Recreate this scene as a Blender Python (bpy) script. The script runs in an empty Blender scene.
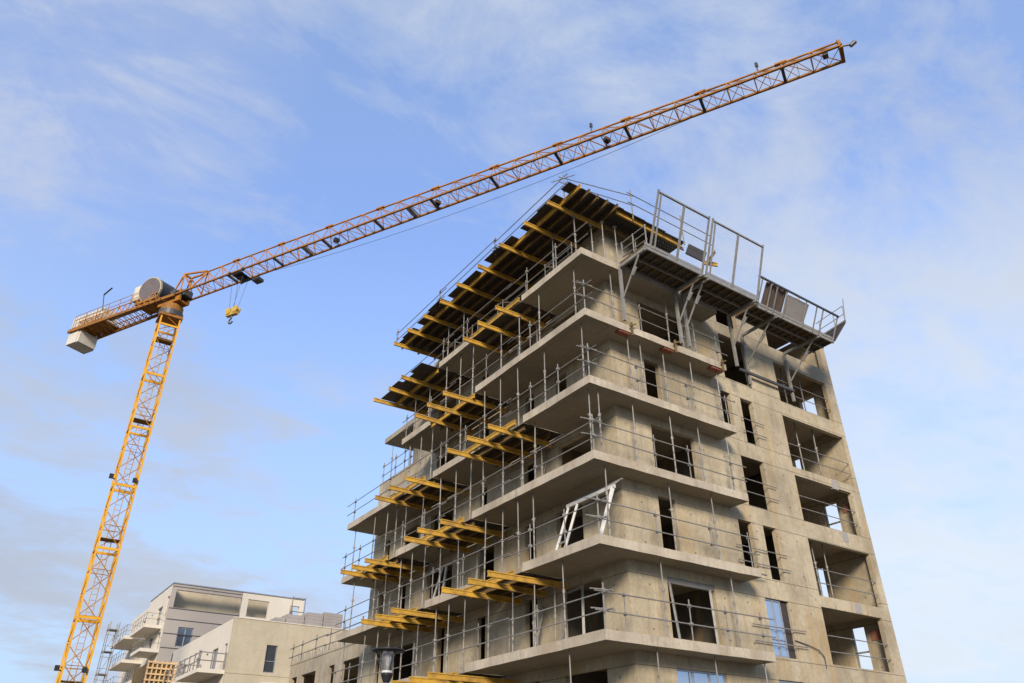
import bpy, math, random
from mathutils import Vector, Matrix
random.seed(7)
R = math.radians
scene = bpy.context.scene
col = scene.collection

# ------------------------------------------------------------------ mesh helpers
def vsub(a, b): return (a[0]-b[0], a[1]-b[1], a[2]-b[2])

class MB:
    """collects simple solids in world coordinates and links them as one mesh object"""
    def __init__(self): self.v = []; self.f = []
    def add(self, vs, fs):
        n = len(self.v); self.v += [tuple(p) for p in vs]; self.f += [tuple(i+n for i in f) for f in fs]
        return self
    def box(self, x0, x1, y0, y1, z0, z1):
        vs = [(x, y, z) for z in (z0, z1) for (x, y) in ((x0, y0), (x1, y0), (x1, y1), (x0, y1))]
        return self.add(vs, [(3,2,1,0), (4,5,6,7), (0,1,5,4), (1,2,6,5), (2,3,7,6), (3,0,4,7)])
    def bar(self, p, q, w, h, up=(0, 0, 1)):
        p, q = Vector(p), Vector(q); d = (q-p).normalized(); u = Vector(up)
        s = d.cross(u)
        if s.length < 1e-4: s = d.cross(Vector((1, 0, 0)))
        s.normalize(); u = s.cross(d).normalized()
        vs = []
        for c in (p, q):
            for a, b in ((-1,-1), (1,-1), (1,1), (-1,1)):
                vs.append(c + s*a*w/2 + u*b*h/2)
        return self.add(vs, [(0,1,2,3), (7,6,5,4), (4,5,1,0), (5,6,2,1), (6,7,3,2), (7,4,0,3)])
    def tube(self, p, q, r, n=6, r2=None, cap=True):
        p, q = Vector(p), Vector(q); d = (q-p)
        if d.length < 1e-6: return self
        d.normalize(); a = d.orthogonal().normalized(); b = d.cross(a)
        r2 = r if r2 is None else r2; vs = []
        for c, rr in ((p, r), (q, r2)):
            for i in range(n):
                t = 2*math.pi*i/n; vs.append(c + (a*math.cos(t) + b*math.sin(t))*rr)
        fs = [(i, (i+1) % n, n+(i+1) % n, n+i) for i in range(n)]
        if cap: fs += [tuple(reversed(range(n))), tuple(range(n, 2*n))]
        return self.add(vs, fs)
    def lathe(self, c, prof, n=20):
        vs = []
        for (r, z) in prof:
            for i in range(n):
                t = 2*math.pi*i/n; vs.append((c[0]+r*math.cos(t), c[1]+r*math.sin(t), c[2]+z))
        fs = []
        for k in range(len(prof)-1):
            for i in range(n):
                j = (i+1) % n; fs.append((k*n+i, k*n+j, (k+1)*n+j, (k+1)*n+i))
        fs += [tuple(reversed(range(n))), tuple(range((len(prof)-1)*n, len(prof)*n))]
        return self.add(vs, fs)
    def ibeam(self, p, q, w=.08, h=.2, fl=.04, web=.035):
        p, q = Vector(p), Vector(q)
        self.bar(p+Vector((0,0,h/2-fl/2)), q+Vector((0,0,h/2-fl/2)), w, fl)
        self.bar(p-Vector((0,0,h/2-fl/2)), q-Vector((0,0,h/2-fl/2)), w, fl)
        d = (q-p).normalized()*.004
        return self.bar(p+d, q-d, web, h-2*fl)
    def build(self, name, mat, parent=None, origin=None, smooth=False):
        if origin is None:
            if parent is None:
                xs = [p[0] for p in self.v]; ys = [p[1] for p in self.v]; zs = [p[2] for p in self.v]
                origin = ((min(xs)+max(xs))/2, (min(ys)+max(ys))/2, min(zs))
            else: origin = parent['wl']
        me = bpy.data.meshes.new(name)
        me.from_pydata([vsub(p, origin) for p in self.v], [], self.f)
        if smooth:
            for pl in me.polygons: pl.use_smooth = True
        me.materials.append(mat)
        o = bpy.data.objects.new(name, me); col.objects.link(o)
        if parent is None: o.location = origin
        else: o.parent = parent; o.location = vsub(origin, parent['wl'])
        o['wl'] = tuple(origin)
        return o

def tag(o, label=None, cat=None, group=None, kind=None):
    if label: o['label'] = label
    if cat: o['category'] = cat
    if group: o['group'] = group
    if kind: o['kind'] = kind
    return o
def empty(name, loc, label=None, cat=None, group=None):
    o = bpy.data.objects.new(name, None); col.objects.link(o); o.location = loc; o.empty_display_size = .2
    o['wl'] = tuple(loc)
    return tag(o, label, cat, group)
def children(o): return [c for c in bpy.data.objects if c.parent == o]
def copy_tree(o, kids, loc, rot=(0, 0, 0)):
    c = o.copy(); col.objects.link(c); c.location = loc; c.rotation_euler = rot
    for k in kids:
        d = k.copy(); col.objects.link(d); d.parent = c
    return c

# ------------------------------------------------------------------ materials
def new_mat(name):
    m = bpy.data.materials.new(name); m.use_nodes = True
    nt = m.node_tree; b = nt.nodes['Principled BSDF']
    return m, nt, b
def nd(nt, t, **kw):
    n = nt.nodes.new(t)
    for k, v in kw.items(): setattr(n, k, v)
    return n
def math_(nt, op, a, b=None, c=None):
    n = nd(nt, 'ShaderNodeMath', operation=op)
    for i, x in enumerate((a, b, c)):
        if x is None: continue
        if isinstance(x, (int, float)): n.inputs[i].default_value = x
        else: nt.links.new(x, n.inputs[i])
    return n.outputs[0]
def mixc(nt, f, a, b, mode='MIX'):
    n = nd(nt, 'ShaderNodeMix', data_type='RGBA', blend_type=mode)
    for s, x in ((n.inputs[0], f), (n.inputs[6], a), (n.inputs[7], b)):
        if isinstance(x, (int, float)): s.default_value = x
        elif isinstance(x, tuple): s.default_value = (*x, 1)
        else: nt.links.new(x, s)
    return n.outputs[2]
def noise(nt, vec, scale, detail=4, rough=.55, dist=0):
    n = nd(nt, 'ShaderNodeTexNoise'); n.inputs['Scale'].default_value = scale
    n.inputs['Detail'].default_value = detail; n.inputs['Roughness'].default_value = rough
    n.inputs['Distortion'].default_value = dist
    nt.links.new(vec, n.inputs['Vector']); return n.outputs[0]
def ramp(nt, f, a, b, lo=0., hi=1.):
    n = nd(nt, 'ShaderNodeMapRange'); n.inputs[1].default_value = a; n.inputs[2].default_value = b
    n.inputs[3].default_value = lo; n.inputs[4].default_value = hi; nt.links.new(f, n.inputs[0]); return n.outputs[0]

def concrete(name, base, dark, stain=.5, joints=None, holes=False, streak=.5, warm=(.42,.27,.10), rough=.85, bump=.25):
    m, nt, b = new_mat(name)
    geo = nd(nt, 'ShaderNodeNewGeometry'); pos = geo.outputs['Position']
    mp = nd(nt, 'ShaderNodeMapping'); mp.inputs['Scale'].default_value = (1, 1, .18); nt.links.new(pos, mp.inputs[0])
    n1 = noise(nt, pos, .55, 5, .6); n2 = noise(nt, mp.outputs[0], 3.2, 4, .6); n3 = noise(nt, pos, 9, 3)
    c = mixc(nt, ramp(nt, n1, .38, .68, 0, stain), base, dark)
    c = mixc(nt, ramp(nt, n2, .52, .74, 0, streak), c, dark)
    n4 = noise(nt, mp.outputs[0], 1.3, 3, .5)
    c = mixc(nt, ramp(nt, n4, .54, .70, 0, .55), c, warm)
    c = mixc(nt, ramp(nt, n3, .3, .7, 0, .32), c, dark)
    sep = nd(nt, 'ShaderNodeSeparateXYZ'); nt.links.new(pos, sep.inputs[0])
    X, Y, Z = sep.outputs
    if joints:
        z0, sp, offs = joints
        for o_ in offs:
            t = math_(nt, 'MODULO', math_(nt, 'ADD', Z, 28.0 - z0 - o_ + .014), sp)
            g = math_(nt, 'LESS_THAN', t, .028)
            c = mixc(nt, math_(nt, 'MULTIPLY', g, .75), c, (.07, .055, .04))
        # vertical shutter joints, about every 2.4 m, wobbling in darkness
        for A in (X, Y):
            nrm = nd(nt, 'ShaderNodeSeparateXYZ'); nt.links.new(geo.outputs['Normal'], nrm.inputs[0])
            fac = math_(nt, 'ABSOLUTE', nrm.outputs[1 if A is X else 0])
            t = math_(nt, 'MODULO', math_(nt, 'ADD', A, 24.0 + .55), 1.2)
            g = math_(nt, 'MULTIPLY', math_(nt, 'LESS_THAN', t, .02), math_(nt, 'GREATER_THAN', fac, .7))
            c = mixc(nt, math_(nt, 'MULTIPLY', g, ramp(nt, n1, .4, .6, .35, .8)), c, dark)
    if holes:
        for A in (X, Y):
            nrm = nd(nt, 'ShaderNodeSeparateXYZ'); nt.links.new(geo.outputs['Normal'], nrm.inputs[0])
            fac = math_(nt, 'GREATER_THAN', math_(nt, 'ABSOLUTE', nrm.outputs[1 if A is X else 0]), .7)
            t = math_(nt, 'SUBTRACT', math_(nt, 'MODULO', math_(nt, 'ADD', A, 24.0 + .2), 1.2), .6)
            u = math_(nt, 'SUBTRACT', math_(nt, 'MODULO', math_(nt, 'ADD', Z, 28.0 - 5.9 - .15), 1.4), .25)
            rr = math_(nt, 'ADD', math_(nt, 'MULTIPLY', t, t), math_(nt, 'MULTIPLY', u, u))
            g = math_(nt, 'MULTIPLY', math_(nt, 'LESS_THAN', rr, .0013), fac)
            c = mixc(nt, math_(nt, 'MULTIPLY', g, .8), c, (.06, .05, .04))
    n5 = noise(nt, pos, 5.5, 2, .5); c = mixc(nt, ramp(nt, n5, .66, .72, 0, .5), c, dark)
    n6 = noise(nt, pos, 2.3, 5, .7); c = mixc(nt, ramp(nt, n6, .60, .70, 0, .30), c, (min(base[0]*1.35,.7), min(base[1]*1.36,.68), min(base[2]*1.42,.62)))
    nt.links.new(c, b.inputs['Base Color']); b.inputs['Roughness'].default_value = rough
    bp = nd(nt, 'ShaderNodeBump'); bp.inputs['Strength'].default_value = bump; bp.inputs['Distance'].default_value = .02
    nt.links.new(math_(nt, 'ADD', n3, noise(nt, pos, 40, 2)), bp.inputs['Height']); nt.links.new(bp.outputs[0], b.inputs['Normal'])
    return m

def metal(name, base, dark, rough=.45, met=.6, sc=4.0, amt=.6, spec=None):
    m, nt, b = new_mat(name)
    tc = nd(nt, 'ShaderNodeNewGeometry'); n = noise(nt, tc.outputs['Position'], sc, 4, .65)
    c = mixc(nt, ramp(nt, n, .4, .68, 0, amt), base, dark)
    oi = nd(nt, 'ShaderNodeObjectInfo')
    c = mixc(nt, ramp(nt, oi.outputs['Random'], 0, 1, 0, .3), c, dark)
    nt.links.new(c, b.inputs['Base Color']); b.inputs['Roughness'].default_value = rough; b.inputs['Metallic'].default_value = met
    b.inputs['Specular IOR Level'].default_value = .25 if spec is None else spec
    return m

M = {}
M['conc']   = concrete('facade_concrete', (.475,.40,.265), (.20,.16,.10), .7, (5.9, 2.8, (0, 2.1)), True, .55)
M['edge']   = concrete('slab_concrete', (.50,.43,.315), (.23,.185,.13), .7, None, False, .75, (.34,.25,.15))
M['under'] = concrete('underside_painted_shade', (.29,.25,.175), (.19,.16,.11), .6, None, False, .3, (.27,.21,.13))  # slab concrete darkened for downward faces, shade put into the colour
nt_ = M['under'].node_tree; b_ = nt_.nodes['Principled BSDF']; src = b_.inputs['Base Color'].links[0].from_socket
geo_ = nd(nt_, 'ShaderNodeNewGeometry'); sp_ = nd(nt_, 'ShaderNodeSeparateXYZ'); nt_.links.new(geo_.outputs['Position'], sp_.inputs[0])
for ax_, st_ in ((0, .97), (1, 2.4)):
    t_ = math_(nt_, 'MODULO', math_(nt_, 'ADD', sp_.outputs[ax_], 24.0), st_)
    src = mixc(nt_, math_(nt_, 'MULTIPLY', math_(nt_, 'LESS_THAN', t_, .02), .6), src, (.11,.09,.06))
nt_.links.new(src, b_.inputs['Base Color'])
M['inner'] = concrete('interior_painted_shade', (.16,.135,.10), (.09,.075,.055), .6, None, False, .5)  # darker than the facade: room shade put into the base colour
M['floor'] = concrete('structural_slab', (.36,.31,.225), (.20,.17,.125), .5, None, False, .5)
M['low']    = concrete('wing_concrete', (.41,.355,.25), (.20,.165,.115), .7, None, False, .85)
M['beige']  = concrete('beige_concrete', (.47,.41,.29), (.33,.28,.185), .6, None, False, .45, (.42,.34,.22))
M['cream']  = concrete('cream_render', (.62,.56,.45), (.50,.45,.36), .4, None, False, .2, (.6,.54,.44), .9, .08)
M['taupe']  = concrete('taupe_cladding', (.35,.31,.265), (.29,.26,.22), .5, None, False, .3, (.33,.29,.25), .8, .08)
M['block']  = concrete('grey_block', (.33,.30,.27), (.22,.20,.18), .6, None, False, .5, (.28,.25,.22))
M['cweight']= concrete('ballast_concrete', (.62,.58,.48), (.42,.38,.30), .5, None, False, .5, (.5,.42,.3))
M['galv']   = metal('galvanised_steel', (.27,.262,.235), (.15,.135,.115), .55, .15, 5, .6)
M['prop']   = metal('prop_steel', (.31,.295,.26), (.16,.13,.10), .6, .1, 6, .7)
M['rail']   = metal('scaffold_tube', (.25,.24,.22), (.13,.11,.09), .6, .1, 7, .7)
M['dsteel'] = metal('dark_steel', (.10,.10,.10), (.05,.045,.04), .5, .3)
M['orange'] = metal('crane_orange_paint', (.48,.195,.02), (.19,.075,.015), .6, .0, 1.2, .7)
M['mast']   = metal('crane_yellow_paint', (.72,.385,.022), (.50,.22,.015), .55, .0, .5, .6)
M['chord']  = metal('crane_chord_paint', (.34,.145,.02), (.15,.065,.02), .65, 0, 1.4, .7)
M['timber'] = metal('yellow_timber', (.56,.325,.04), (.26,.15,.04), .7, .0, 2.6, .9)
M['oldtimber'] = metal('weathered_timber', (.17,.11,.04), (.09,.06,.03), .8, .0, 3, .7)
M['ply']    = metal('film_faced_plywood', (.035,.03,.027), (.06,.045,.035), .6, .0, 2, .5)
M['brown']  = metal('brown_shutter_panel', (.13,.095,.075), (.08,.06,.05), .6, 0, 2, .6)
M['deck']   = metal('deck_boards', (.085,.07,.055), (.05,.04,.03), .8, 0, 3, .6)
M['white']  = metal('white_paint', (.55,.54,.50), (.40,.38,.34), .5, .0, 6, .5)
M['red']    = metal('red_formwork_clamp', (.26,.075,.04), (.14,.06,.04), .6, 0, 5, .6)
M['frame']  = metal('window_frame_grey', (.28,.30,.33), (.2,.21,.23), .4, .2)
M['dark']   = metal('dark_interior', (.05,.047,.043), (.035,.03,.03), .9, 0)
M['black']  = metal('black_paint', (.018,.018,.02), (.03,.03,.03), .45, 0)
M['pine']   = metal('pine_timber', (.68,.47,.24), (.5,.33,.16), .7, 0, 3, .5)
M['redpaint'] = metal('red_marking', (.30,.09,.05), (.20,.12,.09), .9, 0, 6, .9)
M['drum']   = metal('winch_drum_dark', (.06,.065,.07), (.035,.035,.04), .5, .3, 3)
M['drumface'] = metal('winch_disc_grey', (.16,.13,.125), (.10,.09,.09), .6, .0, 2)
M['ochre']  = metal('hook_block_paint', (.55,.36,.06), (.25,.16,.05), .5, 0, 5, .6)
def glass_mat(name, tint, rough=.03):
    m, nt, b = new_mat(name)
    b.inputs['Base Color'].default_value = (*tint, 1); b.inputs['Roughness'].default_value = rough
    b.inputs['Metallic'].default_value = .75; b.inputs['IOR'].default_value = 1.5
    return m
M['glass'] = glass_mat('window_glass', (.42,.50,.62))
M['dglass'] = glass_mat('dark_window_glass', (.16,.18,.20), .08)
def lamp_glass():
    m, nt, b = new_mat('lantern_glass')
    b.inputs['Base Color'].default_value = (.8,.8,.8,1); b.inputs['Roughness'].default_value = .12
    b.inputs['Transmission Weight'].default_value = .8; return m
M['lglass'] = lamp_glass()
def ground_mat():
    m, nt, b = new_mat('site_ground')
    g = nd(nt, 'ShaderNodeNewGeometry'); n = noise(nt, g.outputs['Position'], .35, 6, .65); n2 = noise(nt, g.outputs['Position'], 6, 4)
    c = mixc(nt, ramp(nt, n, .35, .65), (.05,.043,.034), (.085,.072,.055)); c = mixc(nt, ramp(nt, n2, .3, .7, 0, .4), c, (.16,.13,.10))
    nt.links.new(c, b.inputs['Base Color']); b.inputs['Roughness'].default_value = .95
    return m
M['ground'] = ground_mat()
m_, nt_, b_ = new_mat('asphalt'); b_.inputs['Base Color'].default_value = (.06,.06,.06,1); b_.inputs['Roughness'].default_value = .9; M['asphalt'] = m_

# ------------------------------------------------------------------ ground
g = MB(); g.add([(-2500,-2500,0), (2500,-2500,0), (2500,2500,0), (-2500,2500,0)], [(0,1,2,3)])
tag(g.build('ground', M['ground'], origin=(0,0,0)), kind='structure')
g = MB(); g.add([(-60,-26,.004), (80,-26,.004), (80,-19,.004), (-60,-19,.004)], [(0,1,2,3)])
tag(g.build('road', M['asphalt'], origin=(0,-22,.004)), kind='structure')
g = MB(); g.box(-60,80,-18.98,-15.2,0.002,.12)
tag(g.build('pavement', M['block'], origin=(0,-17,0)), kind='structure')

# ------------------------------------------------------------------ tower block
LV = {'G': 3.1, 'F': 5.9, 'E': 8.7, 'D': 11.5, 'C': 14.3, 'B': 17.1, 'A': 19.9, 'T': 22.7}
UP = {'H': 'G', 'G': 'F', 'F': 'E', 'E': 'D', 'D': 'C', 'C': 'B', 'B': 'A', 'A': 'T'}
ORD = {'A': 'topmost', 'B': 'second highest', 'C': 'third highest', 'D': 'fourth highest', 'E': 'fifth highest', 'F': 'sixth highest', 'G': 'seventh highest'}
NUM = ['first', 'second', 'third', 'fourth', 'fifth', 'sixth', 'seventh', 'eighth', 'ninth', 'tenth', 'eleventh', 'twelfth', 'thirteenth', 'fourteenth', 'fifteenth', 'sixteenth', 'seventeenth', 'eighteenth']
SPANS = {'A': [(0, 3.97), (7.95, 10.9)], 'B': [(0, 7.5), (11.35, 14.35)], 'C': [(0, 3.97), (7.95, 10.95), (14.8, 20.15)],
         'D': [(0, 7.53), (11.5, 14.1), (18.1, 20.15)], 'E': [(0, 4.1), (7.8, 11.05), (15.0, 20.1)],
         'F': [(0, 7.75), (11.5, 14.1), (18.1, 20.15)], 'G': [(0, 4.1), (7.8, 11.05), (15.0, 20.1)]}
TH = .30
tower = empty('apartment_tower', (8, 10, 0), 'unfinished bare concrete apartment tower with stacked balcony slabs, the tallest building', 'building')

def wall(mb, plane, p0, p1, a0, a1, z0, z1, ops):
    """solid wall with real openings; plane 'x' or 'y'; p0 = outer face, p1 = inner face"""
    As = sorted({a0, a1, *[o[0] for o in ops], *[o[1] for o in ops]}); Zs = sorted({z0, z1, *[o[2] for o in ops], *[o[3] for o in ops]})
    As = [a for a in As if a0 <= a <= a1]; Zs = [z for z in Zs if z0 <= z <= z1]
    def solid(i, j):
        if i < 0 or j < 0 or i >= len(As)-1 or j >= len(Zs)-1: return False
        a = (As[i]+As[i+1])/2; z = (Zs[j]+Zs[j+1])/2
        return not any(o[0] < a < o[1] and o[2] < z < o[3] for o in ops)
    def P(a, p, z): return (p, a, z) if plane == 'x' else (a, p, z)
    for i in range(len(As)-1):
        for j in range(len(Zs)-1):
            if not solid(i, j): continue
            a, b, c, d = As[i], As[i+1], Zs[j], Zs[j+1]
            for p in (p0, p1): mb.add([P(a,p,c), P(b,p,c), P(b,p,d), P(a,p,d)], [(0,1,2,3)])
            if not solid(i-1, j): mb.add([P(a,p0,c), P(a,p1,c), P(a,p1,d), P(a,p0,d)], [(0,1,2,3)])
            if not solid(i+1, j): mb.add([P(b,p0,c), P(b,p1,c), P(b,p1,d), P(b,p0,d)], [(0,1,2,3)])
            if not solid(i, j-1): mb.add([P(a,p0,c), P(b,p0,c), P(b,p1,c), P(a,p1,c)], [(0,1,2,3)])
            if not solid(i, j+1): mb.add([P(a,p0,d), P(b,p0,d), P(b,p1,d), P(a,p1,d)], [(0,1,2,3)])

XW, YW = 1.9, .85
# right-hand (street) front, one wall panel row per storey
RIGHT = {'H': [(3.63,5.95,.02,2.1), (8.6,9.95,.02,2.1), (11.95,15.95,.05,2.15)],
         'G': [(3.63,5.95,.25,2.12), (8.6,9.95,.25,2.12), (11.95,16.2,-.2,2.05)],
         'F': [(3.63,5.92,.22,2.17), (8.6,9.93,.08,2.1), (11.93,15.93,.07,2.17)],
         'E': [(3.62,4.45,.25,2.2), (7.78,8.55,.25,2.12), (9.22,9.98,.05,2.12), (11.97,16.2,-.2,2.07)],
         'D': [(3.65,5.93,.45,2.2), (8.6,9.97,.02,2.1), (11.97,15.95,0,2.0)],
         'C': [(3.63,4.42,.55,2.22), (7.85,8.57,.5,2.1), (9.2,9.97,.02,2.08), (11.97,16.38,-.42,2.02)],
         'B': [(3.62,6.2,.4,2.1), (8.45,10.15,.05,2.3), (12.08,15.98,-.13,2.0)],
         'A': [(3.62,6.2,.2,2.05), (8.5,9.9,.1,2.1), (12.0,16.2,.0,1.9)]}
LEFT = {'G': [(2.2,4.35,.02,2.15), (5.85,6.6,.02,2.15), (9.4,10.0,.02,2.15), (12.3,14.5,.02,2.15), (15.6,17.6,.02,2.1), (18.9,19.4,.02,2.1)],
        'H': [(2.2,4.35,.02,2.15), (5.85,6.6,.02,2.15), (12.3,14.5,.02,2.15)],
        'F': [(2.2,4.35,.02,2.2), (5.87,6.62,.02,2.25), (9.4,10.0,.02,2.15), (12.65,13.22,.02,2.25), (15.5,17.7,.02,2.0), (18.9,19.45,.02,2.0)],
        'E': [(3.0,4.55,.02,2.25), (5.86,6.6,.02,2.25), (8.8,9.9,.02,2.12), (12.2,14.5,.02,2.15), (16.6,17.3,.02,2.1), (18.95,19.5,.02,2.12)],
        'D': [(2.3,4.3,.02,2.05), (5.87,6.58,.02,2.05), (9.4,9.95,.02,2.0), (12.3,14.4,.02,2.05), (15.6,17.3,.02,2.0), (18.75,19.3,.02,2.0)],
        'C': [(3.58,4.3,.02,2.3), (5.8,6.45,.02,2.3), (9.3,9.95,.02,2.2), (12.4,14.1,.02,2.2), (16.3,17.0,.7,1.9), (18.6,19.3,.5,1.7)],
        'B': [(2.6,4.4,.02,2.1), (5.85,6.6,.02,2.1), (9.4,10.0,.02,2.1), (12.4,14.2,.02,2.1)],
        'A': [(3.0,4.4,.02,2.0), (5.85,6.6,.02,2.0), (9.4,10.0,.02,2.0), (12.4,13.2,.02,2.0)]}
EASTW = {'F': [(2.0,2.7,.35,2.1)], 'E': [(3.35,3.8,.6,2.1)], 'D': [(1.95,2.7,.35,2.0)], 'C': [(3.35,3.8,.5,1.9)], 'B': [(1.85,2.7,.35,1.9)],
         'G': [(2.0,2.7,.35,2.1)]}
def zz(ops, z, lo, hi):  # absolute openings clipped into the storey row
    return [(a, b, max(z+c, lo), min(z+d, hi)) for a, b, c, d in ops]
keys = ['H', 'G', 'F', 'E', 'D', 'C', 'B', 'A']
base = dict(LV); base['H'] = .3
# street front as one storey-high part each; rows are cut at mid-band so that low sills stay in their own row
for k in keys:
    z = base[k]; lo = z-.45 if k != 'H' else 0; hi = z+2.35
    if k == 'A': hi = 22.36
    mb = MB(); wall(mb, 'y', YW, YW+.2, XW, 16.65, lo, hi, zz(RIGHT[k], z, lo+.01, hi-.01))
    mb.build('wall', M['conc'], tower)
    lo2 = z if k != 'H' else 0; hi2 = LV[UP[k]]
    y1 = 20.7 if k not in 'BA' else (16.8 if k == 'B' else 15.0)
    if k == 'A': hi2 = 22.36
    mb = MB(); wall(mb, 'x', XW+.004, XW+.2, YW+.2, y1, lo2, hi2, zz(LEFT[k], z, lo2+.02, hi2-.02))
    mb.build('wall', M['conc'], tower)
    if k in EASTW or k in ('H', 'A'):
        mb = MB(); wall(mb, 'x', 16.646, 16.36, YW+.2, 4.6 if k != 'A' else 4.6, lo, hi if k != 'A' else 22.3, zz(EASTW.get(k, []), z, lo+.01, hi-.01))
        mb.build('wall', M['conc'], tower)
    # room dividers and rear walls
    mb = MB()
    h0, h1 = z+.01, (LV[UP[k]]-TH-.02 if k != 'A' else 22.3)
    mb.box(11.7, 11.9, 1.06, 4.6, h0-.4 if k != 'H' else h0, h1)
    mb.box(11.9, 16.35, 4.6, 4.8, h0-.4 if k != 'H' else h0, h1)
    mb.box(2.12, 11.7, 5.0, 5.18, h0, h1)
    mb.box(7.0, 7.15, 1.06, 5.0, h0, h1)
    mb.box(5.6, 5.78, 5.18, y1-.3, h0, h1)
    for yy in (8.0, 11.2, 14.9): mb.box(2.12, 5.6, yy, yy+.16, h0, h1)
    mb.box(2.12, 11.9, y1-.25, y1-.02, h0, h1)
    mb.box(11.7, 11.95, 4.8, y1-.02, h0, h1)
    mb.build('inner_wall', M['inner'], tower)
# floors and balconies
def rough_slab(mb, pts, z0, z1):
    """slab whose noses waver a few millimetres, as cast against boards"""
    top_, bot = [], []
    n = len(pts)
    for i in range(n):
        a, b = Vector((*pts[i], 0)), Vector((*pts[(i+1) % n], 0)); L = (b-a).length; m = max(1, int(L/.55))
        d = (b-a).normalized(); nn = Vector((d.y, -d.x, 0))
        for j in range(m):
            p = a + (b-a)*j/m
            o1 = random.uniform(-.012, .006) if j else 0; o2 = random.uniform(-.016, .006) if j else 0
            top_.append((p.x+nn.x*o1, p.y+nn.y*o1, z1 + (random.uniform(-.010, .004) if j else 0)))
            bot.append((p.x+nn.x*o2, p.y+nn.y*o2, z0 + (random.uniform(-.012, .008) if j else 0)))
    k = len(top_); vs = bot+top_
    mb.add(vs, [tuple(reversed(range(k))), tuple(range(k, 2*k))] + [(j, (j+1) % k, k+(j+1) % k, k+j) for j in range(k)])
for k in ['G', 'F', 'E', 'D', 'C', 'B', 'A']:
    z = LV[k]; mb = MB()
    y1 = 20.66
    mb.box(XW+.05, 11.92, YW+.06, y1, z-TH+.003, z-.004)
    bz = z-.004 if k in 'GFDBA' else z-.2
    if k == 'C': bz = z-.42
    mb.box(11.92, 16.5, YW+.06, 4.7, z-.45 if k in 'EC' else z-TH, bz)
    mb.build('floor_slab', M['floor'], tower)
    mb = MB()
    for i, (a, b) in enumerate(SPANS[k]):
        if i == 0:
            # corner balcony wraps both fronts
            rough_slab(mb, [(0,0), (7.52,0), (7.52,YW+.05), (XW+.04,YW+.05), (XW+.04,b), (0,b)], z-TH, z)
        else: rough_slab(mb, [(0,a), (XW+.04,a), (XW+.04,b), (0,b)], z-TH, z)
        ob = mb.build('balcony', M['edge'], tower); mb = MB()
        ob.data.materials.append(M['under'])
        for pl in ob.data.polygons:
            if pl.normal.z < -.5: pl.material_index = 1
# far roof edge over the open terrace
MB().box(2.05, 2.12, 15.0, 20.7, 19.9, 19.98).build('roof_edge', M['edge'], tower)
# grey patches on the loggia bands
for (x, z0, z1) in ((14.45, 11.02, 11.47), (14.2, 8.07, 8.49), (14.6, 13.4, 13.86)):
    MB().box(x, x+.42, YW-.012, YW+.1, z0+.03, z1-.02).build('joint_patch', M['block'], tower)
# red site paint inside the corner rooms
for (y0, y1, z0, z1) in ((1.2, 1.75, 7.35, 7.75), (1.15, 1.7, 12.85, 13.2), (1.1, 1.3, 17.5, 18.6)):
    MB().box(16.33, 16.358, y0, y1, z0, z1).build('paint_mark', M['redpaint'], tower)

# windows already fitted
def framed_window(parent, plane, p, a0, a1, z0, z1, mull=1, mat='frame', glass='glass', rails=(), f=.06, d=.08):
    def bx(mb, a, b, c, e, dd=0):
        if plane == 'y': mb.box(a, b, p-dd, p+d, c, e)
        else: mb.box(p-dd, p+d, a, b, c, e)
    mb = MB(); bx(mb, a0, a1, z1-f, z1); bx(mb, a0, a1, z0, z0+f); bx(mb, a0, a0+f, z0+f, z1-f); bx(mb, a1-f, a1, z0+f, z1-f)
    for i in range(1, mull+1):
        c = a0+(a1-a0)*i/(mull+1); bx(mb, c-f/2, c+f/2, z0+f, z1-f, .006)
    for r in rails: bx(mb, a0+f, a1-f, z0+(z1-z0)*r-f/3, z0+(z1-z0)*r+f/3, .003)
    w = mb.build('window', M[mat], parent)
    mb = MB()
    if plane == 'y': mb.box(a0+f, a1-f, p+d*.45, p+d*.6, z0+f, z1-f)
    else: mb.box(p+d*.45, p+d*.6, a0+f, a1-f, z0+f, z1-f)
    mb.build('pane', M[glass], w)
    return w
framed_window(tower, 'y', YW+.06, 8.605, 9.5, 5.985, 7.995, 1, rails=(.3,))
MB().box(9.5, 9.925, YW+.10, YW+.13, 5.985, 7.995).build('shutter_board', M['dark'], tower)
framed_window(tower, 'y', YW+.06, 3.635, 5.945, 3.355, 5.215, 2)
framed_window(tower, 'y', YW+.06, 8.605, 9.945, 3.355, 5.215, 1)
MB().box(3.64, 5.91, YW+.03, YW+.17, 7.88, 8.065).build('shutter_box', M['galv'], tower)
# east wall frames (sky shows through the far openings)
for k in ('F', 'D'):
    z = LV[k]; (a, b, c, d) = EASTW[k][0]; mb = MB()
    for q in (a, b-.05): mb.box(16.44, 16.52, q, q+.05, z+c, z+d)
    mb.box(16.44, 16.52, a, b, z+c+.7, z+c+.76); mb.build('window_frame', M['galv'], tower)

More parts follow.
